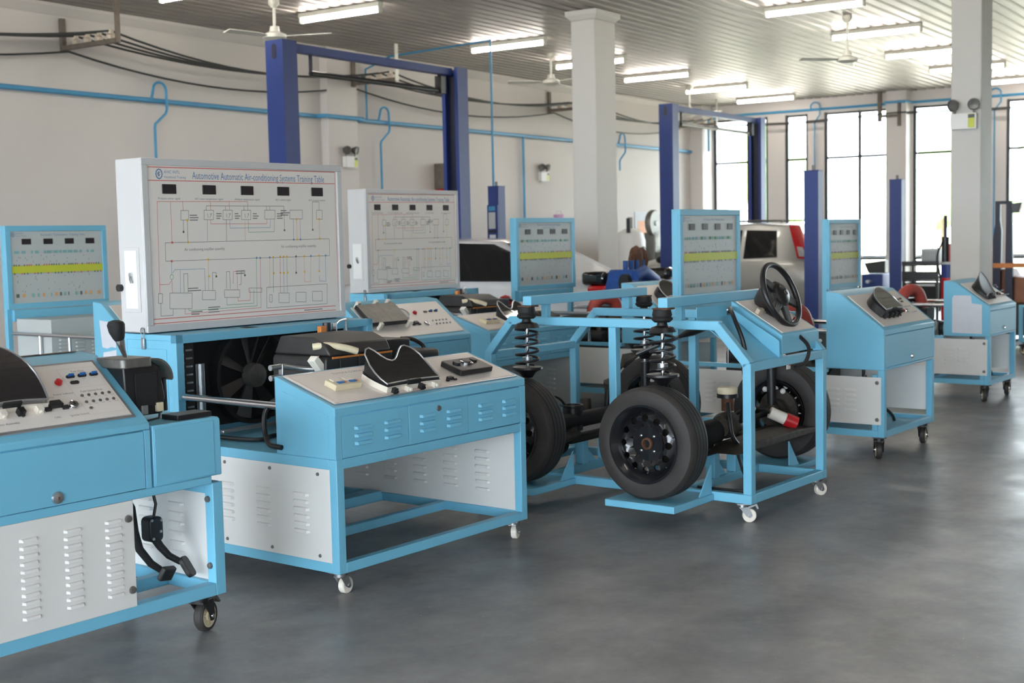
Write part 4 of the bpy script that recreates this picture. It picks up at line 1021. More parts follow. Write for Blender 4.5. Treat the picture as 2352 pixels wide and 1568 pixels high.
    for x, y, a in ((0.06, 0.06, 0.5), (w - 0.07, 0.06, 0.2), (0.06, D - 0.08, 1.0), (w - 0.07, D - 0.08, 0.3)): big_caster(r, x, y, zb, a)
    return r
engine_trainer(8.41, 3.405, 0.93, 'blue engine table with framed board and big instrument lens behind the steering wheel', 'GF Engine Test Training Table', seed=5)
engine_trainer(11.71, 3.773, 0.74, 'far right blue engine table with shiny console and torn notice on its side', 'Engine Test Training Table', seed=8, zs=(0.59, 0.855, 1.075, 1.084), bz=(1.0, 1.665), by=1.51, cover='hood', paper='notice')
engine_trainer(9.62, 5.86, 0.94, 'blue engine table with framed board standing behind the suspension rig', 'Electronic Control Gasoline Engine', 'Test Training Table', seed=11)
engine_trainer(5.87, 8.155, 0.95, 'blue gearbox table with framed board at the left edge before the wall', 'Automatic Transmission  Training Table', seed=2, paper='two', hose=False, gearbox=True)
engine_trainer(6.2, 5.945, 0.96, 'blue table with tablet-like display and round gauge, half hidden behind the large white board', '', seed=3, board=False, hose=False, tablet=True)
# ------------------------------------------------------------------ nearest table at the left edge (gear selector table)
def selector_table():
    u0, v0 = 2.07, 4.093
    r = E('training_table', TP(u0, v0), TYAW, 'nearest blue table with gear lever box and pedals, cut by the left edge', 'training table')
    w, wb, D, t, zb = 0.956, 1.291, 0.64, 0.05, 0.16
    for x in (0, wb - t):
        for y in (0, D - t): B('post', BLUE, r, x, x + t, y, y + t, zb, 0.612)
        B('beam', BLUE, r, x, x + t, t, D - t, zb, zb + t); B('beam', BLUE, r, x, x + t, t, D - t, 0.565, 0.612)
    for y in (0, D - t): B('beam', BLUE, r, t, wb - t, y, y + t, zb, zb + t)
    B('beam', BLUE, r, t, wb - t, 0.3, 0.35, zb, zb + t)
    B('beam', BLUE, r, t, wb - t, 0.002, t, 0.608, 0.64); B('beam', BLUE, r, t, wb - t, D - t, D, 0.565, 0.612)
    # front panel with three columns of louvers
    p = B('front_panel', WHITE, r, t, 0.864, -0.004, 0.002, zb + t - 0.002, 0.609, 0.001)
    for cx in (0.255, 0.43, 0.604, 0.775): louvers(p, WHITE, cx, 0.545, 1, 11, 0, 0.0275, 0.072, 0.0125, False, -0.004)
    screws(p, [(0.84, -0.004, 0.543), (0.846, -0.004, 0.273)], False, 1.8)
    p = B('side_panel', WHITE, r, wb - 0.03, wb - 0.024, t, D - t, zb + t, 0.565, 0.001)
    louvers(p, WHITE, 0.26, 0.50, 2, 6, 0.2, 0.04, 0.1, 0.014, True, wb - 0.03)
    screws(r, [(wb - 0.052, 0.03, 0.545), (wb - 0.052, 0.03, 0.277)], True, 1.6)
    # console
    zf, zr = 0.888, 1.132
    c = O('console', MB().prism([(0.008, 0.64), (0.008, 0.861), (0, 0.861), (0, zf), (0.31, zr), (0.42, zr + 0.01), (0.42, 0.64)], 'x', 0, w), BLUE, r, 0.004)
    B('front_stile', BLUE, c, 0, 0.026, 0, 0.008, 0.64, 0.861, 0.001); B('front_stile', BLUE, c, 0.932, w, 0, 0.008, 0.64, 0.861, 0.001)
    d = B('drawer_front', BLUE, c, 0.03, 0.928, 0.0005, 0.008, 0.643, 0.857, 0.001)
    lk = O('lock', MB().lathe([(0.001, -0.012), (0.008, -0.012), (0.02, -0.008), (0.023, 0)], axis='y', n=24), STEEL, d, loc=(0.553, 0.0, 0.67)); B('keyhole', RUST, lk, -0.004, 0.004, -0.0135, -0.012, -0.006, 0.006, 0.001)
    O('worn_edge', MB().box(0.0, w - 0.03, 0.40, 0.424, zr + 0.0105, zr + 0.013), CORKBR, c, smooth=0)
    M, L = slope_frame(0, 0, zf, 0.31, zr)
    M = M @ T3(0, 0, 0.001)
    PO('panel_trim', MB().box(0.04, w - 0.04, 0.036, L - 0.03, 0, 0.004), ALU, c, M, 0.001)
    pn = PO('control_panel', MB().box(0.052, w - 0.052, 0.05, L - 0.042, 0, 0.006), PANEL, c, M)
    q = M @ T3(-0.07, 0, 0.0062)
    O_ = T3(-0.07, 0, 0.0068)
    def tx(s, x, y, sz, al='CENTER'): text(s, sz, INKGREY, pn, O_ @ T3(x, y, 0), al)
    thin = MB()
    def ln(a, b, e, f): thin.add([(a - 0.07, e, 0.0066), (b - 0.07, e, 0.0066), (b - 0.07, f, 0.0066), (a - 0.07, f, 0.0066)], [(0, 1, 2, 3)])
    for a in (0.806, 0.962): ln(a, a + 0.0012, 0.075, 0.325)
    for e in (0.075, 0.22, 0.325): ln(0.806, 0.963, e, e + 0.0012)
    O('printed_border', thin, INKPINK, pn, smooth=0)['kind'] = 'stuff'
    tx('Fuse Wire', 0.885, 0.308, 0.013); tx('Fault Setting Area', 0.884, 0.198, 0.013); tx('Power Indicator', 0.766, 0.197, 0.013); tx('Ignition Switch', 0.77, 0.083, 0.013); tx('OBD', 0.68, 0.083, 0.013); tx('Instrument Assembly', 0.47, 0.083, 0.014)
    tx('K-Line', 0.705, 0.186, 0.011)
    for i, x in enumerate((0.84, 0.89, 0.94)): fuse(c, q @ T3(x, 0.281), True, 0.9); tx('fuse %d' % (i + 1), x, 0.266, 0.006)
    fuse(c, q @ T3(0.84, 0.248), False, 0.9)
    button(c, q @ T3(0.775, 0.255), 0.012, 0.014, RED)
    for i in range(5):
        button(c, q @ T3(0.831 + 0.0293 * i, 0.176), 0.0055, 0.004, DSTEEL, 'fault_socket'); tx('No.%d' % (i + 1), 0.838 + 0.0293 * i, 0.164, 0.006)
        button(c, q @ T3(0.831 + 0.0293 * i, 0.141), 0.0055, 0.004, DSTEEL, 'fault_socket'); tx('No.%d' % (i + 6), 0.838 + 0.0293 * i, 0.129, 0.006)
    button(c, q @ T3(0.831, 0.108), 0.0055, 0.004, DSTEEL, 'fault_socket')
    ignition(c, q @ T3(0.77, 0.132), 0.0205); obd(c, q @ T3(0.697, 0.128), 0.95)
    cluster(c, q @ T3(0.375, 0.13), 0.285, 0.245, 0.10, IVORY, GLOSS, CLEAR, False, 0.03)
    # side box that carries the lever
    m = MB()
    a0, a1 = w + 0.012, wb
    pr_ = [(a0, 0.64), (a1, 0.64)] + [(a1 - 0.018 + 0.018 * cos(pi / 2 * i / 4), 0.855 + 0.018 * sin(pi / 2 * i / 4)) for i in range(5)] + [(a0, 0.873)]
    bx = O('lever_box', m.prism(pr_, 'y', 0.0, 0.55), BLUE, r, 0.004)
    B('box_front_inset', BLUE, bx, a0 + 0.006, a1 - 0.035, -0.003, 0.0, 0.648, 0.86, 0.002)
    B('black_tray', BLACK, bx, 1.11, 1.275, 0.03, 0.13, 0.8732, 0.893, 0.002)
    lv = O('selector_body', MB().prism([(0.98, 0.895), (1.125, 0.895), (1.14, 0.96), (1.12, 1.08), (1.08, 1.105), (0.95, 1.105), (0.955, 0.98)], 'y', 0.14, 0.26), BLACK, r, 0.006)
    for yy in (0.135, 0.2): B('body_rib', BLACKM, lv, 1.0, 1.1, yy, yy + 0.006, 0.93, 1.06, 0.001)
    O('selector_plate', MB().rbox(0.935, 1.075, 0.12, 0.30, 1.085, 1.122, 0.02, 'z'), DSTEEL, lv, 0.004)
    lip = [(1.07, 1.115)] + [(1.09 + 0.085 * sin(pi / 2 * i / 8), 1.03 + 0.085 * cos(pi / 2 * i / 8)) for i in range(9)]
    lp = lip + [(x - 0.006 * (1 if i else 0), z - 0.008) for i, (x, z) in reversed(list(enumerate(lip)))]
    O('selector_lip', MB().prism(lp, 'y', 0.13, 0.25), DSTEEL, lv)
    O('lever_shaft', MB().tube([(1.015, 0.21, 1.12), (1.003, 0.21, 1.15), (0.988, 0.21, 1.20)], [0.008, 0.011, 0.02], 14), CHROME, lv)
    O('knob', MB().tube([(0.99, 0.21, 1.19), (0.987, 0.21, 1.20), (0.98, 0.21, 1.225), (0.976, 0.21, 1.25), (0.976, 0.21, 1.262), (0.976, 0.21, 1.268)], [0.018, 0.023, 0.031, 0.034, 0.028, 0.012], 20), BLACKM, lv)
    O('plug', MB().box(1.09, 1.12, 0.125, 0.15, 0.905, 0.94), CREAM, lv, 0.002); B('plug', STEEL, lv, 1.02, 1.05, 0.13, 0.139, 0.9, 0.935, 0.001)
    O('mount_bolt', MB().cyl((1.125, 0.16, 0.874), (1.125, 0.16, 0.9), 0.006, n=8), STEEL, lv); O('wire', MB().tube([(1.12, 0.15, 0.905), (1.09, 0.12, 0.882), (1.03, 0.11, 0.878)], 0.004, 6), BLACK, lv)
    O('interlock_wire', MB().cyl((1.15, 0.16, 1.03), (1.16, 0.17, 0.9), 0.01, n=8), BLACK, lv)
    # pedals inside the opening
    B('pedal_post', BLUE, r, 1.03, 1.09, 0.38, 0.42, 0.205, 0.6); B('pedal_post', BLUE, r, 0.92, 0.98, 0.3, 0.34, 0.205, 0.6)
    O('gusset', MB().prism([(0.98, 0.205), (1.06, 0.205), (0.98, 0.36)], 'y', 0.3, 0.31), BLUE, r)
    bk = O('brake_pedal', MB().tube([(0.985, 0.22, 0.57), (1.0, 0.2, 0.53), (1.005, 0.19, 0.44), (1.01, 0.17, 0.37), (1.045, 0.15, 0.31), (1.085, 0.135, 0.275)], [0.022, 0.018, 0.016, 0.016, 0.015, 0.013], 10), BLACKM, r)
    O('pedal_pad', MB().box(-0.032, 0.032, -0.012, 0.012, -0.03, 0.03), HOUSE, bk, 0.006, loc=(1.10, 0.125, 0.262), rot=(0.5, 0.15, 0.1))
    B('pedal_bracket', BLACKM, bk, 0.93, 1.01, 0.2, 0.28, 0.53, 0.6, 0.01)
    ac = O('accelerator_pedal', MB().tube([(1.10, 0.2, 0.40), (1.115, 0.18, 0.36), (1.14, 0.16, 0.32), (1.18, 0.14, 0.29)], [0.018, 0.016, 0.014, 0.013], 10), BLACKM, r)
    O('pedal_pad', MB().rbox(-0.03, 0.03, -0.045, 0.045, -0.01, 0.01, 0.02), HOUSE, ac, 0.003, loc=(1.2, 0.125, 0.268), rot=(1.0, 0.1, 0.5))
    O('pedal_sensor', MB().rbox(1.07, 1.135, 0.18, 0.24, 0.38, 0.48, 0.02, 'y'), BLACK, ac, 0.006)
    for (x, z) in ((1.08, 0.47), (1.125, 0.465), (1.085, 0.395), (1.12, 0.42)): O('bolt', MB().lathe([(0.001, -0.004), (0.006, -0.003), (0.006, 0)], axis='y', n=8), STEEL, ac, loc=(x, 0.18, z))
    O('sensor_lead', MB().tube([(1.105, 0.2, 0.48), (1.11, 0.19, 0.53), (1.1, 0.2, 0.6)], 0.006, 6), BLACK, ac)
    B('paper_note', PAPER, r, 0.985, 1.03, 0.36, 0.362, 0.33, 0.55, 0)
    big_caster(r, wb - 0.075, 0.075, zb, radians(20)); big_caster(r, 0.08, 0.075, zb, 0.3); big_caster(r, wb - 0.075, D - 0.08, zb, 0.9); big_caster(r, 0.08, D - 0.08, zb, 0.2)
selector_table()

# ------------------------------------------------------------------ suspension and steering rig
def make_wheel(root, u, v, z, face, dusty=0):
    """road wheel, axle along x; face=-1 shows the dished outer side towards -x"""
    s = face
    R = 0.303
    pf = [(0.195, -0.085), (0.21, -0.094), (0.25, -0.097), (0.285, -0.088), (0.299, -0.07), (R, -0.04), (R, 0.04), (0.299, 0.07), (0.285, 0.088), (0.25, 0.097), (0.21, 0.094), (0.195, 0.085), (0.186, 0.06), (0.186, -0.06)]
    wh = O('wheel', MB().lathe(pf, axis='x', n=56, closed=True), RUBBER, root, loc=(u, v, z))
    for xx in (-0.045, -0.015, 0.015, 0.045): O('tread_groove', MB().lathe([(R - 0.004, xx - 0.003), (R + 0.0006, xx - 0.004), (R + 0.0006, xx + 0.004), (R - 0.004, xx + 0.003)], axis='x', n=56, closed=True), BLACKM, wh)
    O('rim', MB().lathe([(0.2, s * 0.096), (0.212, s * 0.097), (0.198, s * 0.078), (0.182, s * 0.066), (0.168, s * 0.02), (0.168, -s * 0.06), (0.19, -s * 0.088), (0.184, -s * 0.088), (0.16, -s * 0.06), (0.16, s * 0.02), (0.172, s * 0.06), (0.19, s * 0.082)], axis='x', n=48, closed=True), RIM, wh)
    # disc with twelve round holes
    n = 12
    m = MB()
    rin, ro, hr, rc = 0.092, 0.176, 0.0195, 0.139
    for i in range(n):
        a0 = 2 * pi * i / n
        K = 16
        hole, outer = [], []
        for k in range(K):
            an = 2 * pi * k / K
            px, py = rc + hr * cos(an), hr * sin(an)
            hole.append((px, py))
            # push the ray out to the sector boundary (trapezoid)
            dx, dy = cos(an), sin(an)
            best = 9
            ha = pi / n
            for nx, ny, dd in ((1, 0, ro), (-1, 0, -rin)):
                den = dx * nx + dy * ny
                if den > 1e-6: best = min(best, (dd - rc * nx) / den)
            for sg in (1, -1):
                nx, ny = -sin(ha), sg * cos(ha)
                den = dx * nx + dy * ny
                if den > 1e-6: best = min(best, (0 - rc * nx) / den)
            outer.append((rc + dx * best, dy * best))
        def P(p, lift):
            x, y = p
            rr = math.hypot(x, y); aa = math.atan2(y, x) + a0
            dish = s * (0.046 + 0.026 * sin(pi * min(1, max(0, (rr - rin) / (ro - rin)))))
            return (dish + lift, rr * cos(aa), rr * sin(aa))
        m.add([P(p, 0) for p in outer] + [P(p, 0) for p in hole] + [P((rc + (x - rc) * .9, y * .9), -s * 0.012) for x, y in hole],
              [(k, (k + 1) % K, (k + 1) % K + K, k + K) for k in range(K)] + [(k + K, (k + 1) % K + K, (k + 1) % K + 2 * K, k + 2 * K) for k in range(K)])
    O('wheel_disc', m, RIM, wh, smooth=0.5)
    O('wheel_centre', MB().lathe([(0.0935, s * 0.047), (0.084, s * 0.03), (0.075, s * 0.022), (0.05, s * 0.022), (0.046, s * 0.034), (0.03, s * 0.036)], axis='x', n=32), RIM, wh)
    O('hub', MB().lathe([(0.034, s * 0.03), (0.032, s * 0.06), (0.022, s * 0.064), (0.018, s * 0.04), (0.001, s * 0.04)], axis='x', n=20), RUST, wh)
    for k in range(4):
        a = pi / 4 + k * pi / 2
        O('wheel_nut', MB().lathe([(0.0115, s * 0.022), (0.0115, s * 0.044), (0.007, s * 0.052), (0.001, s * 0.054)], axis='x', n=6), CHROME, wh, loc=(0, 0.056 * cos(a), 0.056 * sin(a)))
    O('brake_disc', MB().lathe([(0.001, -s * 0.03), (0.13, -s * 0.03), (0.13, -s * 0.05), (0.075, -s * 0.05), (0.07, -s * 0.09), (0.001, -s * 0.09)], axis='x', n=32), CAST, wh)
    return wh

def suspension_rig():
    u0, v0 = 6.224, 3.253
    r = E('suspension_rig', TP(u0, v0), TYAW, 'blue open frame rig with four road wheels, coil struts and steering wheel', 'training rig')
    w, D, t, zb = 0.946, 1.81, 0.05, 0.105
    def bar(name, p0, p1, half=0.025):
        a, b = Vector(p0), Vector(p1)
        d = (b - a); L = d.length; d.normalize()
        side = Vector((1, 0, 0)); up = d.cross(side).normalized()
        m = MB().box(-half, half, 0, L, -half, half)
        M = Matrix((side, d, side.cross(d))).transposed().to_4x4(); M.translation = a
        o = O(name, m, BLUE, r, 0.004); o.matrix_local = M
    ya, yb = 0.44, 1.355                                   # axle lines
    for x in (0, w - t):
        B('beam', BLUE, r, x, x + t, 0, D, zb, zb + t, 0.004)
        for y in (0, D - t): B('post', BLUE, r, x, x + t, y, y + t, zb + t, 0.862, 0.004)
        B('top_beam', BLUE, r, x, x + t, 0.19, D - 0.19, 1.032, 1.082, 0.004)
        bar('diagonal', (x + t / 2, 0.022, 0.85), (x + t / 2, 0.205, 1.055)); bar('diagonal', (x + t / 2, D - 0.205, 1.055), (x + t / 2, D - 0.022, 0.85))
        B('mid_post', BLUE, r, x, x + t, 0.85, 0.9, zb + t, 1.032, 0.004)
        for y in (ya, yb): B('short_post', BLUE, r, x + 0.003, x + t - 0.003, y - 0.02, y + 0.02, 1.082, 1.158, 0.003)
    for y in (0, D - t):
        B('beam', BLUE, r, t, w - t, y, y + t, zb, zb + t, 0.004); B('front_beam' if y == 0 else 'rear_beam', BLUE, r, t, w - t, y, y + t, 0.815, 0.862, 0.004)
    B('beam', BLUE, r, t, w - t, ya - 0.025, ya + 0.025, zb, zb + t, 0.004); B('beam', BLUE, r, t, w - t, yb - 0.025, yb + 0.025, zb, zb + t, 0.004)
    for y in (ya, yb):
        B('cross_beam', BLUE, r, -0.16, w + 0.16, y - 0.03, y + 0.03, 1.158, 1.212, 0.004)
        for x in (-0.15, w + 0.15): O('mount_plate', MB().rbox(x - 0.05, x + 0.05, y - 0.05, y + 0.05, 1.15, 1.158, 0.02), RUST, r)
    # outrigger plates, gussets and pedestals
    for x0, x1, gx in ((-0.425, -0.001, 0), (w + 0.001, w + 0.425, w - t)):
        for y in (ya, yb):
            B('outrigger_plate', BLUE, r, x0, x1, y - 0.215, y + 0.215, zb, 0.143, 0.004)
            sg = -1 if gx == 0 else 1
            ex = gx if gx == 0 else w
            for yy in (y - 0.2, y + 0.14): O('gusset', MB().prism([(ex, 0.143), (ex + sg * 0.13, 0.143), (ex, 0.30)], 'y', yy, yy + 0.008), BLUE, r)
    for y in (ya, yb):
        for x in (0.34, w - 0.36):
            B('pedestal', BLUE, r, x, x + 0.06, y - 0.03, y + 0.03, zb + t, 0.30, 0.004)
            O('gusset', MB().prism([(x + 0.06, zb + t), (x + 0.18, zb + t), (x + 0.06, 0.27)], 'y', y - 0.005, y + 0.005), BLUE, r)
    # wheels
    for u, face in ((5.945 - u0, -1), (7.475 - u0, 1)):
        for y in (ya, yb): make_wheel(r, u, y, 0.143 + 0.303, face)
    # coil-spring struts
    for x in (-0.165, w + 0.165):
        for y in (ya, yb):
            s = O('strut', MB().tube([(x, y, 0.45), (x, y, 0.72)], 0.027, 14), BLACK, r)
            O('piston_rod', MB().cyl((x, y, 0.70), (x, y, 1.12), 0.0105, n=12), CHROME, s)
            O('top_mount', MB().lathe([(0.001, 0), (0.042, 0), (0.056, 0.012), (0.058, 0.022), (0.05, 0.03), (0.054, 0.04), (0.048, 0.068), (0.02, 0.075), (0.001, 0.075)], (x, y, 1.082), n=24), BLACKM, s)
            O('upper_seat', MB().lathe([(0.02, 0), (0.075, -0.005), (0.06, 0.02), (0.03, 0.03), (0.025, 0.05), (0.02, 0.05)], (x, y, 1.035), n=24), BLACK, s)
            O('lower_seat', MB().lathe([(0.027, 0), (0.088, 0.012), (0.09, 0.0), (0.05, -0.02), (0.028, -0.05)], (x, y, 0.79), n=24), BLACK, s)
            N = 76
            O('coil_spring', MB().tube([(x + 0.066 * cos(2 * pi * 4.6 * i / N), y + 0.066 * sin(2 * pi * 4.6 * i / N), 0.806 + 0.228 * i / N) for i in range(N + 1)], 0.0075, 8), BLACK, s)
            O('collar', MB().cyl((x, y, 0.83), (x, y, 0.86), 0.028), STEEL, s)
            kx = x + (0.06 if x < 0 else -0.06)
            O('knuckle', MB().tube([(x, y, 0.5), (x - (0.02 if x < 0 else -0.02), y, 0.44)], [0.035, 0.05], 10), CAST, s)
    # axles, lower arms, gearbox and steering gear
    for y in (ya, yb):
        O('drive_shaft', MB().tube([(-0.2, y, 0.446), (0.08, y, 0.44), (0.14, y, 0.43), (w - 0.14, y, 0.43), (w - 0.08, y, 0.44), (w + 0.2, y, 0.446)], [0.018, 0.018, 0.05, 0.05, 0.018, 0.018], 12), BLACKM, r)
        for x0, x1 in ((-0.17, 0.3), (w + 0.17, w - 0.3)):
            O('lower_arm', MB().tube([(x0, y, 0.345), ((x0 + x1) / 2, y - 0.05, 0.35), (x1, y - 0.02, 0.345)], [0.022, 0.034, 0.028], 10), CAST, r)
        B('crossmember', BLACKM, r, 0.18, w - 0.18, y - 0.06, y + 0.06, 0.302, 0.335, 0.01)
        for x in (0.25, w - 0.25): O('bush', MB().cyl((x, y, 0.335), (x, y, 0.40), 0.045), CAST, r)
    O('subframe', MB().prism([(0.15, 0.336), (1.22, 0.336), (1.2, 0.365), (0.9, 0.385), (0.3, 0.38)], 'y', 0.16, 0.36), CAST, r, 0.01)
    g = O('power_steering_pump', MB().lathe([(0.001, -0.07), (0.06, -0.07), (0.075, -0.03), (0.075, 0.04), (0.05, 0.08), (0.001, 0.09)], axis='x', n=20), CAST, r, loc=(0.33, 0.33, 0.47))
    O('reservoir', MB().cyl((0.02, 0, 0.08), (0.02, 0, 0.16), 0.035), RUST, g); O('reservoir_cap', MB().lathe([(0.055, 0.17), (0.058, 0.205), (0.05, 0.215), (0.015, 0.215), (0.012, 0.205), (0.001, 0.205)], (0.02, 0, 0), n=24), CREAM, g); O('cap_skirt', MB().cyl((0.02, 0, 0.155), (0.02, 0, 0.178), 0.06), BLACK, g)
    O('pump_fitting', MB().cyl((0.06, -0.09, 0), (0.06, 0.02, 0.02), 0.026), STEEL, g)
    O('pump_motor', MB().lathe([(0.001, -0.14), (0.06, -0.14), (0.07, -0.1), (0.07, 0.0), (0.001, 0)], axis='x', n=20), BLACKM, g, loc=(-0.06, 0.04, -0.03))
    for i, pts in enumerate(([(0.3, 0.3, 0.6), (0.26, 0.27, 0.52), (0.26, 0.25, 0.42), (0.33, 0.24, 0.36), (0.4, 0.26, 0.38)], [(0.38, 0.25, 0.8), (0.4, 0.24, 0.66), (0.44, 0.24, 0.52), (0.46, 0.26, 0.4)], [(0.22, 0.2, 0.34), (0.2, 0.16, 0.25), (0.21, 0.12, 0.162)], [(0.3, 0.2, 0.34), (0.31, 0.16, 0.24), (0.27, 0.12, 0.162)], [(0.04, 0.35, 0.162), (0.06, 0.1, 0.162), (0.09, 0.07, 0.17), (0.08, 0.06, 0.5), (0.075, 0.06, 0.83)])):
        O('hose', MB().tube(pts, 0.008 if i else 0.012, 8), BLACK, r)
    rk = O('steering_rack', MB().cyl((0.05, yb + 0.12, 0.40), (w - 0.05, yb + 0.12, 0.40), 0.026), CAST, r)
    O('rack_boot', MB().tube([(0.06 + 0.012 * i, yb + 0.12, 0.40) for i in range(14)], [0.045 if i % 2 else 0.034 for i in range(14)], 14), BLACK, rk); O('pinion_housing', MB().cyl((0.60, yb + 0.12, 0.36), (0.62, yb + 0.14, 0.52), 0.035), CAST, rk); O('hydraulic_line', MB().tube([(0.12, yb + 0.1, 0.58), (0.22, yb + 0.08, 0.58), (0.30, yb + 0.07, 0.52), (0.36, yb + 0.07, 0.43), (0.45, yb + 0.1, 0.41)], 0.008, 8), BLACK, rk)
    O('canister', MB().lathe([(0.001, 0), (0.062, 0), (0.062, 0.14), (0.066, 0.145), (0.066, 0.155), (0.052, 0.155), (0.05, 0.13), (0.001, 0.13)], (0.31, yb + 0.02, 0.37), n=24), BLACK, r)
    O('exhaust_can', MB().lathe([(0.001, -0.12), (0.07, -0.12), (0.085, -0.1), (0.085, 0.1), (0.07, 0.12), (0.001, 0.12)], (0.3, yb + 0.2, 0.27), axis='x', n=24), BLACKM, r)
    # steering column and wheel
    hub = Vector((0.706, 0.19, 1.185)); dirc = Vector((0, 0.932, -0.362))
    sc = O('steering_column', MB().tube([hub + dirc * 0.05, hub + dirc * 0.62], [0.03, 0.022], 14), BLACK, r)
    O('column_shaft', MB().tube([hub + dirc * 0.45, hub + dirc * 1.06], 0.013, 12), CHROME, sc)
    j1 = hub + dirc * 1.12
    O('universal_joint', MB().tube([hub + dirc * 1.04, j1, j1 + Vector((0, 0.03, -0.05))], [0.018, 0.04, 0.02], 10), CAST, sc)
    j2 = j1 + Vector((0, 0.14, -0.16))
    O('lower_shaft', MB().tube([j1, j2], 0.014, 10), BLACK, sc); O('universal_joint', MB().tube([j2 + Vector((0, -0.02, 0.02)), j2, j2 + Vector((0, 0.01, -0.05))], [0.018, 0.036, 0.02], 10), CAST, sc)
    O('pinion_shaft', MB().tube([j2, j2 + Vector((0, 0.015, -0.15))], 0.02, 12), BLACK, sc)
    O('column_sleeve', MB().tube([hub + dirc * 0.28 + Vector((-0.03, 0, 0.0)), hub + dirc * 0.38 + Vector((-0.035, 0, 0.0)), hub + dirc * 0.6 + Vector((-0.02, 0, 0.0)), hub + dirc * 0.72 + Vector((0, 0, 0.0))], [0.028, 0.032, 0.03, 0.008], 12), BLACK, sc)
    sw = O('steering_wheel', MB().lathe([(0.185 + 0.017 * cos(a), 0.017 * sin(a)) for a in [2 * pi * i / 12 for i in range(12)]], n=48, closed=True), BLACK, r)
    # wheel plane: local z along the column towards the driver
    zax = -dirc; xax = Vector((1, 0, 0)); yax = zax.cross(xax)
    Mw = Matrix((xax, yax, zax)).transposed().to_4x4() @ Matrix.Rotation(-0.5, 4, 'Z'); Mw.translation = hub - dirc * 0.02
    sw.matrix_local = Mw
    O('wheel_boss', MB().lathe([(0.001, 0.02), (0.06, 0.016), (0.085, -0.005), (0.085, -0.03), (0.07, -0.06), (0.001, -0.06)], n=28), HOUSE, sw)
    O('airbag_cover', MB().lathe([(0.001, 0.034), (0.045, 0.03), (0.06, 0.018)], n=24), BLACK, sw)
    em = O('wheel_emblem', MB().tube([(0.016 * cos(a), 0.011 * sin(a), 0.035) for a in [2 * pi * i / 16 for i in range(16)]], 0.0022, 6, closed=True), BRACKET, sw)
    for a in (0.1, pi - 0.1, -pi / 2 - 0.45, -pi / 2 + 0.45):
        O('spoke', MB().prism([(0.06, -0.032), (0.185, -0.02), (0.185, 0.02), (0.06, 0.032)], 'z', -0.016, 0.006).xf(Matrix.Rotation(a, 4, 'Z')), BLACK, sw, 0.004)
    O('column_cover', MB().lathe([(0.001, -0.16), (0.05, -0.15), (0.085, -0.1), (0.09, -0.06), (0.001, -0.055)], n=26), HOUSE, sw)
    # small console on the frame, with tray
    x0, x1 = 0.466, w
    M, L = slope_frame(0, 0.047, 0.977, 0.365, 1.165)
    cn = O('rig_console', MB().prism([(0.047, 0.87), (0.047, 0.977), (0.365, 1.165), (0.365, 1.10)], 'x', x0, x1), BLUE, r, 0.004)
    PO('control_panel', MB().box(x0 + 0.035, x1 - 0.03, 0.02, L - 0.015, 0.001, 0.005), PANEL, cn, M)
    q = M @ T3(0, 0, 0.005)
    button(cn, q @ T3(0.83, 0.12), 0.009, 0.012, RED); ignition(cn, q @ T3(0.77, 0.1), 0.014); PO('terminal_block', MB().box(-0.03, 0.03, -0.012, 0.012, 0, 0.03), PORC, cn, q @ T3(0.55, 0.22), 0.003)
    O('console_lip', MB().prism([(0.03, 0.855), (0.03, 0.95), (0.05, 0.965), (0.33, 1.13), (0.33, 1.09), (0.06, 0.875)], 'x', x0 - 0.07, x0 - 0.062), BLUE, cn)
    O('tray', MB().prism([(0.04, 0.862), (0.36, 1.085), (0.36, 1.09), (0.04, 0.867)], 'x', 0.06, x0 - 0.001), BLUE, r)
    O('tray_back', MB().prism([(0.355, 1.082), (0.36, 1.082), (0.36, 1.15), (0.355, 1.15)], 'x', 0.06, x0 - 0.07), BLUE, r)
    O('cable', MB().tube([(0.62, 0.22, 1.10), (0.68, 0.13, 1.03), (0.70, 0.07, 0.97), (0.66, -0.02, 0.90), (0.6, -0.03, 0.82), (0.56, 0.02, 0.79)], 0.011, 8), BLACK, r)
    O('cable', MB().tube([(0.55, 0.42, 1.1), (0.45, 0.36, 1.12), (0.3, 0.28, 1.13), (0.2, 0.2, 1.08), (0.17, 0.13, 0.95), (0.19, 0.12, 0.78), (0.22, 0.16, 0.62), (0.3, 0.22, 0.5)], 0.0125, 8), BLACK, r)
    # power plug and small fittings near the right wheel
    d = Vector((0.55, -0.75, -0.42)).normalized()
    p0 = Vector((0.93, 0.36, 0.47))
    pl = O('power_plug', MB().tube([p0, p0 + d * 0.10], 0.036, 18), IVORY, r); O('plug_collar', MB().tube([p0 + d * 0.10, p0 + d * 0.175], [0.042, 0.042], 18), RED, pl); O('plug_cavity', MB().tube([p0 + d * 0.1751, p0 + d * 0.176], [0.032, 0.032], 16), BLACKM, pl)
    O('plug_cord', MB().tube([p0, p0 - d * 0.05, p0 + Vector((-0.1, 0.12, 0.02)), p0 + Vector((-0.2, 0.2, -0.05))], 0.012, 8), BLACK, pl)
    B('warning_tag', IVORY, r, 0.84, 0.885, 0.20, 0.206, 0.745, 0.79, 0.001); B('warning_mark', RED, r, 0.862, 0.884, 0.199, 0.2005, 0.765, 0.789, 0)
    for (x, y, z) in ((w + 0.16, 0.36, 0.58), (w + 0.16, 0.48, 0.585), (0.83, 0.42, 0.5)): O('white_cap', MB().ball((x, y, z), 0.017), WHITE, r)
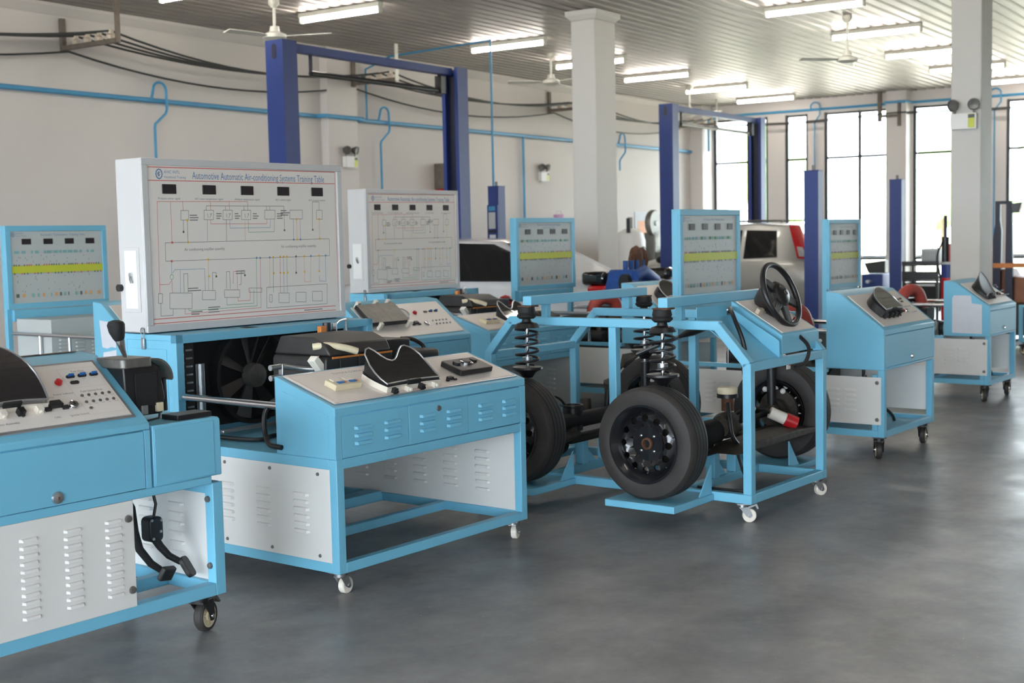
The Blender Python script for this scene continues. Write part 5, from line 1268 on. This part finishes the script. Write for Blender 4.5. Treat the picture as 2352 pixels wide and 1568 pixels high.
    O('side_pump', MB().lathe([(0.001, -0.05), (0.035, -0.05), (0.05, 0), (0.03, 0.05), (0.001, 0.05)], (w + 0.07, 0.28, 1.02), axis='x', n=16), DSTEEL, r); O('pipe_stub', MB().cyl((w + 0.1, 0.22, 1.0), (w + 0.19, 0.22, 1.0), 0.012), STEEL, r); O('pipe_stub', MB().cyl((w + 0.02, 0.1, 0.9), (w + 0.13, 0.1, 0.9), 0.012), STEEL, r)
    small_caster(r, 0.03, 0.07, zb, -0.9); small_caster(r, w - 0.05, 0.05, zb, -0.5); small_caster(r, 0.03, D - 0.06, zb, 0.8); small_caster(r, w - 0.05, D - 0.06, zb, 0.2)
suspension_rig()
# ------------------------------------------------------------------ lifts
def channel(x0, x1, y0, y1, z0, z1, side, t=0.02):
    """U-section post; side=+1 opens towards +x, -1 towards -x"""
    if side > 0: poly = [(x0, y0), (x1, y0), (x1, y0 + 0.05), (x1 - t, y0 + 0.05), (x1 - t, y0 + t), (x0 + t, y0 + t), (x0 + t, y1 - t), (x1 - t, y1 - t), (x1 - t, y1 - 0.05), (x1, y1 - 0.05), (x1, y1), (x0, y1)]
    else: poly = [(x1, y1), (x0, y1), (x0, y1 - 0.05), (x0 + t, y1 - 0.05), (x0 + t, y1 - t), (x1 - t, y1 - t), (x1 - t, y0 + t), (x0 + t, y0 + t), (x0 + t, y0 + 0.05), (x0, y0 + 0.05), (x0, y0), (x1, y0)]
    return MB().prism(poly, 'z', z0, z1)
def two_post_lift(xa, xb, y, label):
    r = E('car_lift', (xa, y, 0), 0, label, 'car lift', 'blue two-post lifts')
    W = xb - xa
    for x0, sd in ((0, 1), (W - 0.22, -1)):
        p = O('post', channel(x0, x0 + 0.22, -0.125, 0.125, 0.02, 3.7, sd), RAILBLUE, r, smooth=0)
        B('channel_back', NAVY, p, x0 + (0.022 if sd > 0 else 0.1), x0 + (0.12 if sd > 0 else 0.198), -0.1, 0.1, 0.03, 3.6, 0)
        B('foot_plate', RAILBLUE, p, x0 - 0.08, x0 + 0.3, -0.2, 0.2, 0, 0.02)
        cx = x0 + (0.18 if sd > 0 else 0.04)
        cr = B('carriage', NAVY, r, cx - 0.05, cx + 0.05, -0.09, 0.09, 0.15, 0.75)
        for s in (-1, 1):
            O('lift_arm', MB().tube([(cx + sd * 0.08, s * 0.05, 0.22), (cx + sd * 0.4, s * 0.5, 0.2), (cx + sd * 0.55, s * 0.9, 0.2)], [0.05, 0.045, 0.04], 8), NAVY, cr)
    O('cable_hole', MB().rbox(-0.003, 0.0, -0.03, 0.03, 3.5, 3.66, 0.029, 'x', 6), NAVY, r)
    B('cross_beam', RAILBLUE, r, 0.22, W - 0.22, -0.05, 0.05, 3.60, 3.69)
    for x in (0.55, W - 0.45): B('bar_hanger', NAVY, r, x, x + 0.03, -0.015, 0.015, 3.38, 3.6)
    O('stop_bar', MB().cyl((0.56, 0, 3.4), (W - 0.42, 0, 3.4), 0.03, n=10), BLACK, r)
    B('limit_switch', BLACK, r, W - 0.46, W - 0.36, -0.05, 0.05, 3.36, 3.58)
two_post_lift(10.36, 13.70, 9.95, 'first blue two-post car lift behind the large white board')
two_post_lift(19.58, 23.43, 10.05, 'second blue two-post car lift around the silver van')

def low_post(x, y, h, label, panel=False):
    r = E('lift_post', (x, y, 0), 0, label, 'lift post', 'short blue lift posts')
    O('column', channel(-0.08, 0.08, -0.085, 0.085, 0.02, h, 1, 0.012), RAILBLUE, r, smooth=0)
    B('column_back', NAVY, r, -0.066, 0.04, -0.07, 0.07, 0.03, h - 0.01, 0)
    B('cap', RAILBLUE, r, -0.085, 0.085, -0.09, 0.09, h, h + 0.012); B('foot_plate', RAILBLUE, r, -0.16, 0.16, -0.16, 0.16, 0, 0.02)
    O('cap_bolt', MB().cyl((0, 0, h), (0, 0, h + 0.07), 0.02, n=8), DSTEEL, r)
    if panel:
        c = B('control_box', RAILBLUE, r, -0.11, -0.082, -0.085, 0.085, 1.2, 2.0)
        B('control_label', PIPEBLUE, c, -0.113, -0.11, -0.05, 0.06, 1.92, 1.98, 0.001); B('instruction_plate', PANEL_G, c, -0.113, -0.11, -0.05, 0.06, 1.68, 1.9, 0.001); B('switch_plate', PAPER, c, -0.113, -0.11, -0.05, 0.05, 1.45, 1.6, 0.001); B('lever_slot', BLACK, c, -0.125, -0.11, -0.07, 0.07, 1.63, 1.66, 0.002)
low_post(14.55, 5.58, 2.24, 'short bright blue lift post left of the right pillar, in front of the silver van')
low_post(18.30, 5.80, 2.24, 'short dark blue lift post in front of the white window pilaster')
low_post(14.66, 10.08, 2.24, 'short blue lift post with control plate beside the first lift', True)

# ------------------------------------------------------------------ vehicles
def loft_car(name, loc, st, body, label, wins, wheels, cat='car'):
    r = E(name, loc, pi / 2, label, cat)
    rings = []
    for (x, z0, zb, zt, wb, wt) in st:
        h = [(wb * 0.9, z0), (wb * 0.985, z0 + 0.12), (wb, z0 + (zb - z0) * 0.55), (wb * 0.985, zb - 0.03), (wb * 0.96, zb), (wt + 0.02, zt - 0.045), (wt * 0.93, zt - 0.012), (wt * 0.6, zt)]
        rings.append([(x, y, z) for y, z in h] + [(x, -y, z) for y, z in reversed(h)])
    n = len(rings[0])
    m = MB()
    m.add([p for q in rings for p in q], [(i * n + k, i * n + (k + 1) % n, (i + 1) * n + (k + 1) % n, (i + 1) * n + k) for i in range(len(rings) - 1) for k in range(n)] + [tuple(range(n)), tuple(reversed([(len(rings) - 1) * n + k for k in range(n)]))])
    O('body', m, body, r, smooth=0.75)
    def surf(x, z, s):
        for a, b in zip(st[:-1], st[1:]):
            if a[0] <= x <= b[0]:
                k = (x - a[0]) / (b[0] - a[0]); q = [a[i] + (b[i] - a[i]) * k for i in range(6)]
                t = min(1, max(0, (z - q[2]) / max(0.01, q[3] - 0.045 - q[2])))
                return (x, s * (q[4] * 0.96 + (q[5] + 0.02 - q[4] * 0.96) * t + 0.012), z)
    for poly in wins:
        for s in (1, -1):
            top = [surf(x, z, s) for x, z in poly]
            inn = [(p[0], p[1] - s * 0.03, p[2]) for p in top]
            k = len(poly)
            f = [tuple(range(k)), tuple(reversed(range(k, 2 * k)))] + [(i, i + k, (i + 1) % k + k, (i + 1) % k) for i in range(k)]
            O('side_window', MB().add(top + inn, f if s > 0 else [tuple(reversed(q)) for q in f]), CARGLASS, r, smooth=0)
    for x in wheels:
        for s in (1, -1):
            w = O('wheel', MB().lathe([(0.18, -0.09), (0.28, -0.09), (0.3, -0.06), (0.3, 0.06), (0.28, 0.09), (0.18, 0.09)], axis='y', n=28, closed=True), RUBBER, r, loc=(x, s * (st[5][4] - 0.07), 0.3))
            O('wheel_cover', MB().lathe([(0.001, s * 0.07), (0.08, s * 0.075), (0.185, s * 0.06), (0.185, -s * 0.06)], axis='y', n=24), STEEL, w)
            O('wheel_arch', MB().cyl((x, s * (st[5][4] - 0.2), 0.33), (x, s * (st[5][4] + 0.006), 0.33), 0.34, n=24), BLACKM, r)
    return r, surf
suv, sf = loft_car('silver_van', (21.46, 7.88, 0), [(0, .5, .8, .85, .70, .66), (.06, .33, 1.0, 1.07, .82, .72), (.22, .3, 1.08, 1.32, .85, .68), (.5, .28, 1.1, 1.68, .86, .62), (1.2, .28, 1.1, 1.72, .86, .61), (2.1, .28, 1.1, 1.70, .86, .61), (2.5, .28, 1.1, 1.5, .86, .64), (2.95, .28, 1.06, 1.15, .86, .74), (3.45, .3, .96, 1.03, .84, .70), (3.8, .35, .85, .92, .76, .62), (3.95, .45, .7, .75, .65, .55)], SILVER,
                   'silver van on the second lift, seen behind the steering wheel', [[(.68, 1.14), (1.28, 1.12), (1.28, 1.6), (.74, 1.58)], [(1.36, 1.12), (2.0, 1.12), (1.98, 1.6), (1.36, 1.6)], [(2.06, 1.12), (2.72, 1.1), (2.42, 1.48), (2.04, 1.58)]], (0.78, 3.12))
for s in (1, -1):
    vs = [(.40, s * .70, 1.67), (.52, s * .69, 1.68), (.30, s * .87, 1.12), (.10, s * .85, 1.10), (.36, s * .60, 1.66), (.50, s * .60, 1.66), (.28, s * .70, 1.12), (.06, s * .68, 1.10)]
    f = [(0, 1, 2, 3), (7, 6, 5, 4), (0, 3, 7, 4), (1, 5, 6, 2), (0, 4, 5, 1), (3, 2, 6, 7)]
    tl = O('tail_lamp', MB().add(vs, f if s < 0 else [tuple(reversed(q)) for q in f]), TAIL, suv, smooth=0)
    vs2 = [(.22, s * .835, 1.30), (.33, s * .82, 1.31), (.27, s * .878, 1.15), (.14, s * .862, 1.14)]
    O('lamp_lens', MB().add(vs2, [(0, 1, 2, 3) if s < 0 else (3, 2, 1, 0)]), ALU, tl, smooth=0)
    O('indicator', MB().box(3.42, 3.5, s * .8 - .06, s * .8 + .06, .8, .86), ORANGE, suv, 0.01)
    O('wing_mirror', MB().ball((2.75, s * .98, 1.12), 0.1, sq=(1, .7, .7)), BLACK, suv)
    O('head_lamp', MB().box(3.55, 3.82, s * .62 - .14, s * .62 + .14, .74, .86), ALU, suv, 0.03)
O('rear_window', MB().add([(.17, -.6, 1.14), (.17, .6, 1.14), (.42, .52, 1.6), (.42, -.52, 1.6)], [(3, 2, 1, 0)]), CARGLASS, suv, smooth=0)
O('windscreen', MB().add([(2.5, -.56, 1.52), (2.5, .56, 1.52), (2.92, .66, 1.19), (2.92, -.66, 1.19)], [(3, 2, 1, 0)]), CARGLASS, suv, smooth=0)
B('rear_bumper', SILVER, suv, -0.06, 0.12, -0.8, 0.8, 0.36, 0.62, 0.04)
for s in (1, -1): O('roof_rail', MB().tube([(.7, s * .55, 1.715), (.8, s * .55, 1.75), (2.0, s * .55, 1.75), (2.15, s * .55, 1.70)], 0.015, 8), DSTEEL, suv)
sedan, sf2 = loft_car('white_car', (12.08, 6.5, 0), [(0, .45, .75, .8, .62, .58), (.05, .32, 1.02, 1.09, .76, .66), (.6, .28, 1.05, 1.15, .80, .70), (1.0, .27, 1.05, 1.34, .81, .62), (1.4, .27, 1.07, 1.53, .81, .56), (2.3, .27, 1.07, 1.56, .81, .55), (2.75, .27, 1.07, 1.42, .81, .59), (3.3, .27, 1.03, 1.1, .81, .72), (4.0, .3, .92, .98, .78, .66), (4.3, .38, .75, .8, .68, .58), (4.38, .45, .6, .64, .6, .5)], CARWHITE,
                   'white car with black windows parked on the first lift', [[(.78, 1.1), (1.2, 1.1), (2.0, 1.1), (2.95, 1.1), (2.73, 1.36), (2.5, 1.45), (2.3, 1.51), (1.9, 1.505), (1.45, 1.49), (1.2, 1.4), (1.0, 1.29)]], (0.85, 3.4))
for s in (1, -1):
    O('tail_lamp', MB().box(-0.02, 0.2, s * .7 - .09, s * .7 + .09, .96, 1.06), TAIL, sedan, 0.03)
    O('lamp_top', MB().box(0.0, 0.28, s * .68 - .09, s * .68 + .09, 1.06, 1.2), CARGLASS, sedan, 0.04)
O('rear_window', MB().add([(.62, -.62, 1.12), (.62, .62, 1.12), (1.34, .52, 1.50), (1.34, -.52, 1.50)], [(3, 2, 1, 0)]), CARGLASS, sedan, smooth=0)
O('windscreen', MB().add([(2.75, -.52, 1.43), (2.75, .52, 1.43), (3.26, .64, 1.12), (3.26, -.64, 1.12)], [(3, 2, 1, 0)]), CARGLASS, sedan, smooth=0)
fc = O('violet_patch', MB().prism([(1.45, .5), (2.2, .5), (2.15, .95), (1.9, 1.0), (1.6, .93)], 'y', 0.815, 0.83), PURPLE, None, smooth=0.6)  # thin violet sheet on the side of the car
fc.location = (12.08, 6.5, 0); fc.rotation_euler = (0, 0, pi / 2); tag(fc, 'dull violet patch on the side of the white car', 'cloth')

# ------------------------------------------------------------------ loose machines in the background
t = E('engine_on_stand', TP(10.92, 7.0, 0.06), 0.0, 'blue painted truck engine with rusty top on a stand before the left pillar', 'engine')
t.scale = (0.75, 0.7, 1.04)
O('block', MB().prism([(-.36, .72), (.34, .7), (.38, .92), (.3, 1.1), (-.28, 1.12), (-.4, .95)], 'y', -.2, .2), ENGBLUE, t, 0.03)
O('gear_case', MB().lathe([(.001, -.06), (.2, -.06), (.24, -.02), (.24, .05), (.16, .12), (.001, .12)], axis='x', n=20), ENGBLUE, t, loc=(.38, 0, .86))
O('intake_manifold', MB().tube([(-.3, -.24, 1.06), (-.1, -.26, 1.1), (.1, -.25, 1.05), (.3, -.24, 1.0)], [.05, .06, .055, .05], 12), ENGBLUE, t)
for k in range(4): O('injector', MB().cyl((-.24 + .15 * k, -.05, 1.1), (-.24 + .15 * k, -.05, 1.2), .035, n=10), ENGBLUE, t)
O('turbocharger', MB().lathe([(.04, -.08), (.09, -.06), (.12, 0), (.1, .06), (.05, .09)], axis='y', n=18), RUST, t, loc=(.14, 0, 1.22)); O('turbo_housing', MB().lathe([(.04, -.05), (.1, -.04), (.12, .03), (.06, .06)], axis='x', n=18), RUST, t, loc=(.27, .02, 1.2)); O('exhaust_elbow', MB().tube([(-.02, 0, 1.14), (.02, 0, 1.22), (.1, 0, 1.25)], .05, 10), RUST, t)
O('alternator', MB().cyl((-.42, -.12, 1.0), (-.28, -.12, 1.0), .08), BLACKM, t)
for x in (-.3, .3):
    for y in (-.18, .18): B('stand_leg', BLACKM, t, x - .03, x + .03, y - .03, y + .03, -.06, .7)
for y in (-.18, .18): B('stand_rail', BLACKM, t, -.4, .4, y - .03, y + .03, .66, .71)

t = E('air_tank', (22.33, 12.25, 0), 0, 'white upright air tank standing beside the left pillar', 'tank')
O('shell', MB().lathe([(.001, .1), (.2, .12), (.29, .22), (.29, 1.45), (.24, 1.6), (.12, 1.68), (.001, 1.69)], n=28), WHITE, t); 
for a in (0.3, 2.4, 4.5): O('leg', MB().cyl((.22 * cos(a), .22 * sin(a), 0), (.22 * cos(a), .22 * sin(a), .2), .03, n=8), WHITE, t)
O('gauge', MB().cyl((-.05, -.3, 1.3), (-.05, -.33, 1.3), .04), BLACK, t); O('top_valve', MB().cyl((0, 0, 1.68), (0, 0, 1.9), .05, n=10), DSTEEL, t); O('side_valve', MB().cyl((-.25, -.1, 1.6), (-.25, -.1, 1.88), .04, n=10), BLACK, t)
t = E('tyre_machine', (22.98, 12.1, 0), 0, 'grey tyre machine with round disc head beside the white tank', 'machine')
O('base', MB().rbox(-.12, .6, -.3, .3, 0, .95, .05), WHITE, t, .02); O('column', MB().rbox(-.16, .1, -.12, .12, .95, 1.6, .03), DSTEEL, t, .01)
O('disc_head', MB().lathe([(.001, -.06), (.24, -.06), (.26, -.03), (.26, .03), (.24, .06), (.001, .06)], axis='y', n=28), DSTEEL, t, loc=(-.08, -.05, 1.78)); O('disc_centre', MB().cyl((-.08, -.13, 1.78), (-.08, -.11, 1.78), .05), PANEL_G, t)
O('hood', MB().prism([(-.1, 1.2), (.55, 1.35), (.55, 1.0), (-.1, 1.0)], 'y', -.26, .26), DSTEEL, t, .02); O('control_post', MB().box(.3, .42, -.1, .0, 1.35, 1.85), BRACKET, t, .01); O('knob', MB().ball((.2, -.28, 1.58), .06), WHITE, t)
t = E('wall_notice', (23.72, WY - .012, 1.72), 0, 'small orange and cream notice on the wall left of the second lift', 'notice')
B('board', PAPER, t, -.35, .35, 0, .011, -.35, .3, .001); B('orange_area', ORANGE, t, -.22, .25, -.002, 0, -.18, .12, 0)
t = E('storage_cabinet', (19.95, 12.45, 0), 0, 'plain grey cabinet by the wall, hidden behind a framed board', 'cabinet')
O('body', MB().box(-.3, .3, -.22, .22, 0, 1.8), PANEL_G, t, .01); B('door', PANEL_G, t, -.29, -.003, -.232, -.221, .05, 1.77); B('door', PANEL_G, t, .003, .29, -.232, -.221, .05, 1.77)
t = E('pink_bucket', (19.98, 12.4, 1.8), 0, 'small pink bucket standing on top of the grey cabinet', 'bucket')
O('shell', MB().lathe([(.001, 0.0), (.075, 0.0), (.1, .15), (.092, .15), (.07, .01), (.001, .01)], n=20), mat('pink_plastic', (214, 168, 206), .5), t); O('handle', MB().tube([(.098 * cos(pi * i / 8), 0, .145 + .07 * sin(pi * i / 8)) for i in range(9)], .004, 6), STEEL, t)
t = E('fire_hose_box', (16.9, WY - .02, 0), 0, 'red wall box with dark top beside the first lift', 'fire box')
B('box', RED, t, -.12, .12, -.18, .018, 1.75, 2.35, .01); B('cover', BRACKET, t, -.14, .14, -.2, .018, 2.351, 2.75, .01)

t = E('tool_trolley', (17.2, 5.1, 0), 0, 'black tool trolley with trays left of the right pillar', 'trolley')
for x in (-.2, .2):
    for y in (-.23, .2): B('leg', BLACK, t, x - .015, x + .015, y - .015, y + .015, .1, 1.12)
for z in (.55, .88, 1.08): 
    tr = B('tray', BLACK, t, -.22, .22, -.25, .22, z, z + .02); B('tray_rim', BLACK, tr, -.225, -.215, -.25, .22, z + .021, z + (.13 if z == .88 else .06)); B('tray_rim', BLACK, tr, .215, .225, -.25, .22, z + .021, z + .06)
B('drawer', BLACKM, t, -.2, .2, -.22, .19, .62, .86); B('drawer_strip', PANEL_G, t, -.205, -.2, -.2, .17, .82, .85, .001)
for x in (-.18, .18):
    for y in (-.2, .18): O('wheel', MB().lathe([(.02, -.015), (.05, -.015), (.05, .015), (.02, .015)], axis='y', n=16, closed=True), RUBBER, t, loc=(x, y, .05))
O('wheel_axle_plate', MB().box(-.2, .2, -.22, .2, .095, .11), BLACK, t)
t = E('battery_charger', (17.2, 4.98, 1.101), 0, 'grey ribbed charger box standing on the black trolley', 'charger')
O('case', MB().rbox(-.13, .13, -.11, .12, 0, .2, .015, 'x'), PANEL_G, t, .01)
for k in range(9): B('rib', DSTEEL, t, -.136, -.13, -.09 + .022 * k, -.083 + .022 * k, .02, .17, 0)
O('lead', MB().tube([(0, .04, .2), (.0, .06, .3), (.02, .07, .38)], .004, 5), BLACK, t); O('handle', MB().tube([(0, -.06, .2), (0, -.05, .24), (0, .0, .24), (0, .01, .2)], .007, 6), BLACK, t)
t = E('grease_pump', (17.0, 4.72, 0), 0, 'tall dark grease pump with red and blue drum close to the right pillar', 'pump')
O('drum', MB().cyl((0, 0, .02), (0, 0, .98), .1, n=20), RED, t); O('drum_band', MB().cyl((0, 0, .93), (0, 0, 1.1), .102, n=20), RAILBLUE, t); O('drum_lid', MB().cyl((0, 0, 1.1), (0, 0, 1.13), .104, n=20), PANEL_G, t)
O('pump_body', MB().cyl((0, .05, 1.13), (0, .05, 1.45), .045, n=12), BLACK, t); O('pump_tube', MB().cyl((0, .05, 1.45), (0, .05, 1.72), .022, n=10), NAVY, t); O('paddle', MB().box(-.02, .02, -.05, .0, 1.13, 1.36), RED, t, .005); O('hose', MB().tube([(0, .08, 1.4), (-.05, .14, 1.2), (-.04, .1, .9), (-.03, .11, .5)], .012, 8), BLACK, t)
t = E('pallet_stacker', (18.1, 4.28, 0), 0, 'dark masted stacker truck with orange bar and brown body right of the right pillar', 'stacker')
O('mast', MB().prism([(.08, 0), (.17, 0), (.17, 1.4), (.14, 1.6), (.14, 1.9), (.08, 1.9), (.08, 1.65), (.06, 1.5)], 'x', -.04, .04), NAVY, t, .005); O('mast', MB().prism([(-.1, 0), (.02, 0), (.0, 1.9), (-.07, 1.9)], 'x', -.04, .04), NAVY, t, .005)
B('mast_head', NAVY, t, -.03, .03, -.02, .1, 1.86, 1.9); O('work_lamp', MB().prism([(-.2, 1.88), (-.05, 1.86), (-.07, 1.74), (-.16, 1.74)], 'x', -.06, .06), BLACK, t, .01)
B('cross_bar', ORANGE, t, -.05, .1, -.3, .16, 1.02, 1.08); O('body', MB().prism([(-.3, .55), (.15, .55), (.15, 1.0), (-.02, 1.0), (-.08, .9), (-.3, .88)], 'x', .06, .5), BROWN, t, .01); B('battery_box', BLACK, t, .06, .5, -.32, .14, .12, .54)
B('counter_box', PANEL_G, t, .1, .4, -.34, -.2, .89, 1.15)
for y in (-.25, .1): O('wheel', MB().lathe([(.02, -.04), (.09, -.04), (.09, .04), (.02, .04)], axis='y', n=18, closed=True), RUBBER, t, loc=(.42, y, .09)); B('fork_leg', NAVY, t, -.9, .06, y - .05, y + .05, .04, .1)
t = E('wheel_balancer', (24.0, 8.0, 0), 0, 'blue wheel balancer with black screen before the window', 'machine')
O('base', MB().rbox(-.25, .25, -.2, .2, 0, .75, .04), RAILBLUE, t, .02); O('screen', MB().prism([(-.2, .76), (.12, .76), (.2, .95), (-.2, 1.0)], 'x', -.1, .1), BLACK, t, .01); O('shaft', MB().cyl((-.25, 0, .62), (-.5, 0, .62), .03), STEEL, t)
engine_trainer(16.3, 3.28, 0.9, 'blue table cut by the right edge of the picture', '', seed=21, board=False, hose=False)
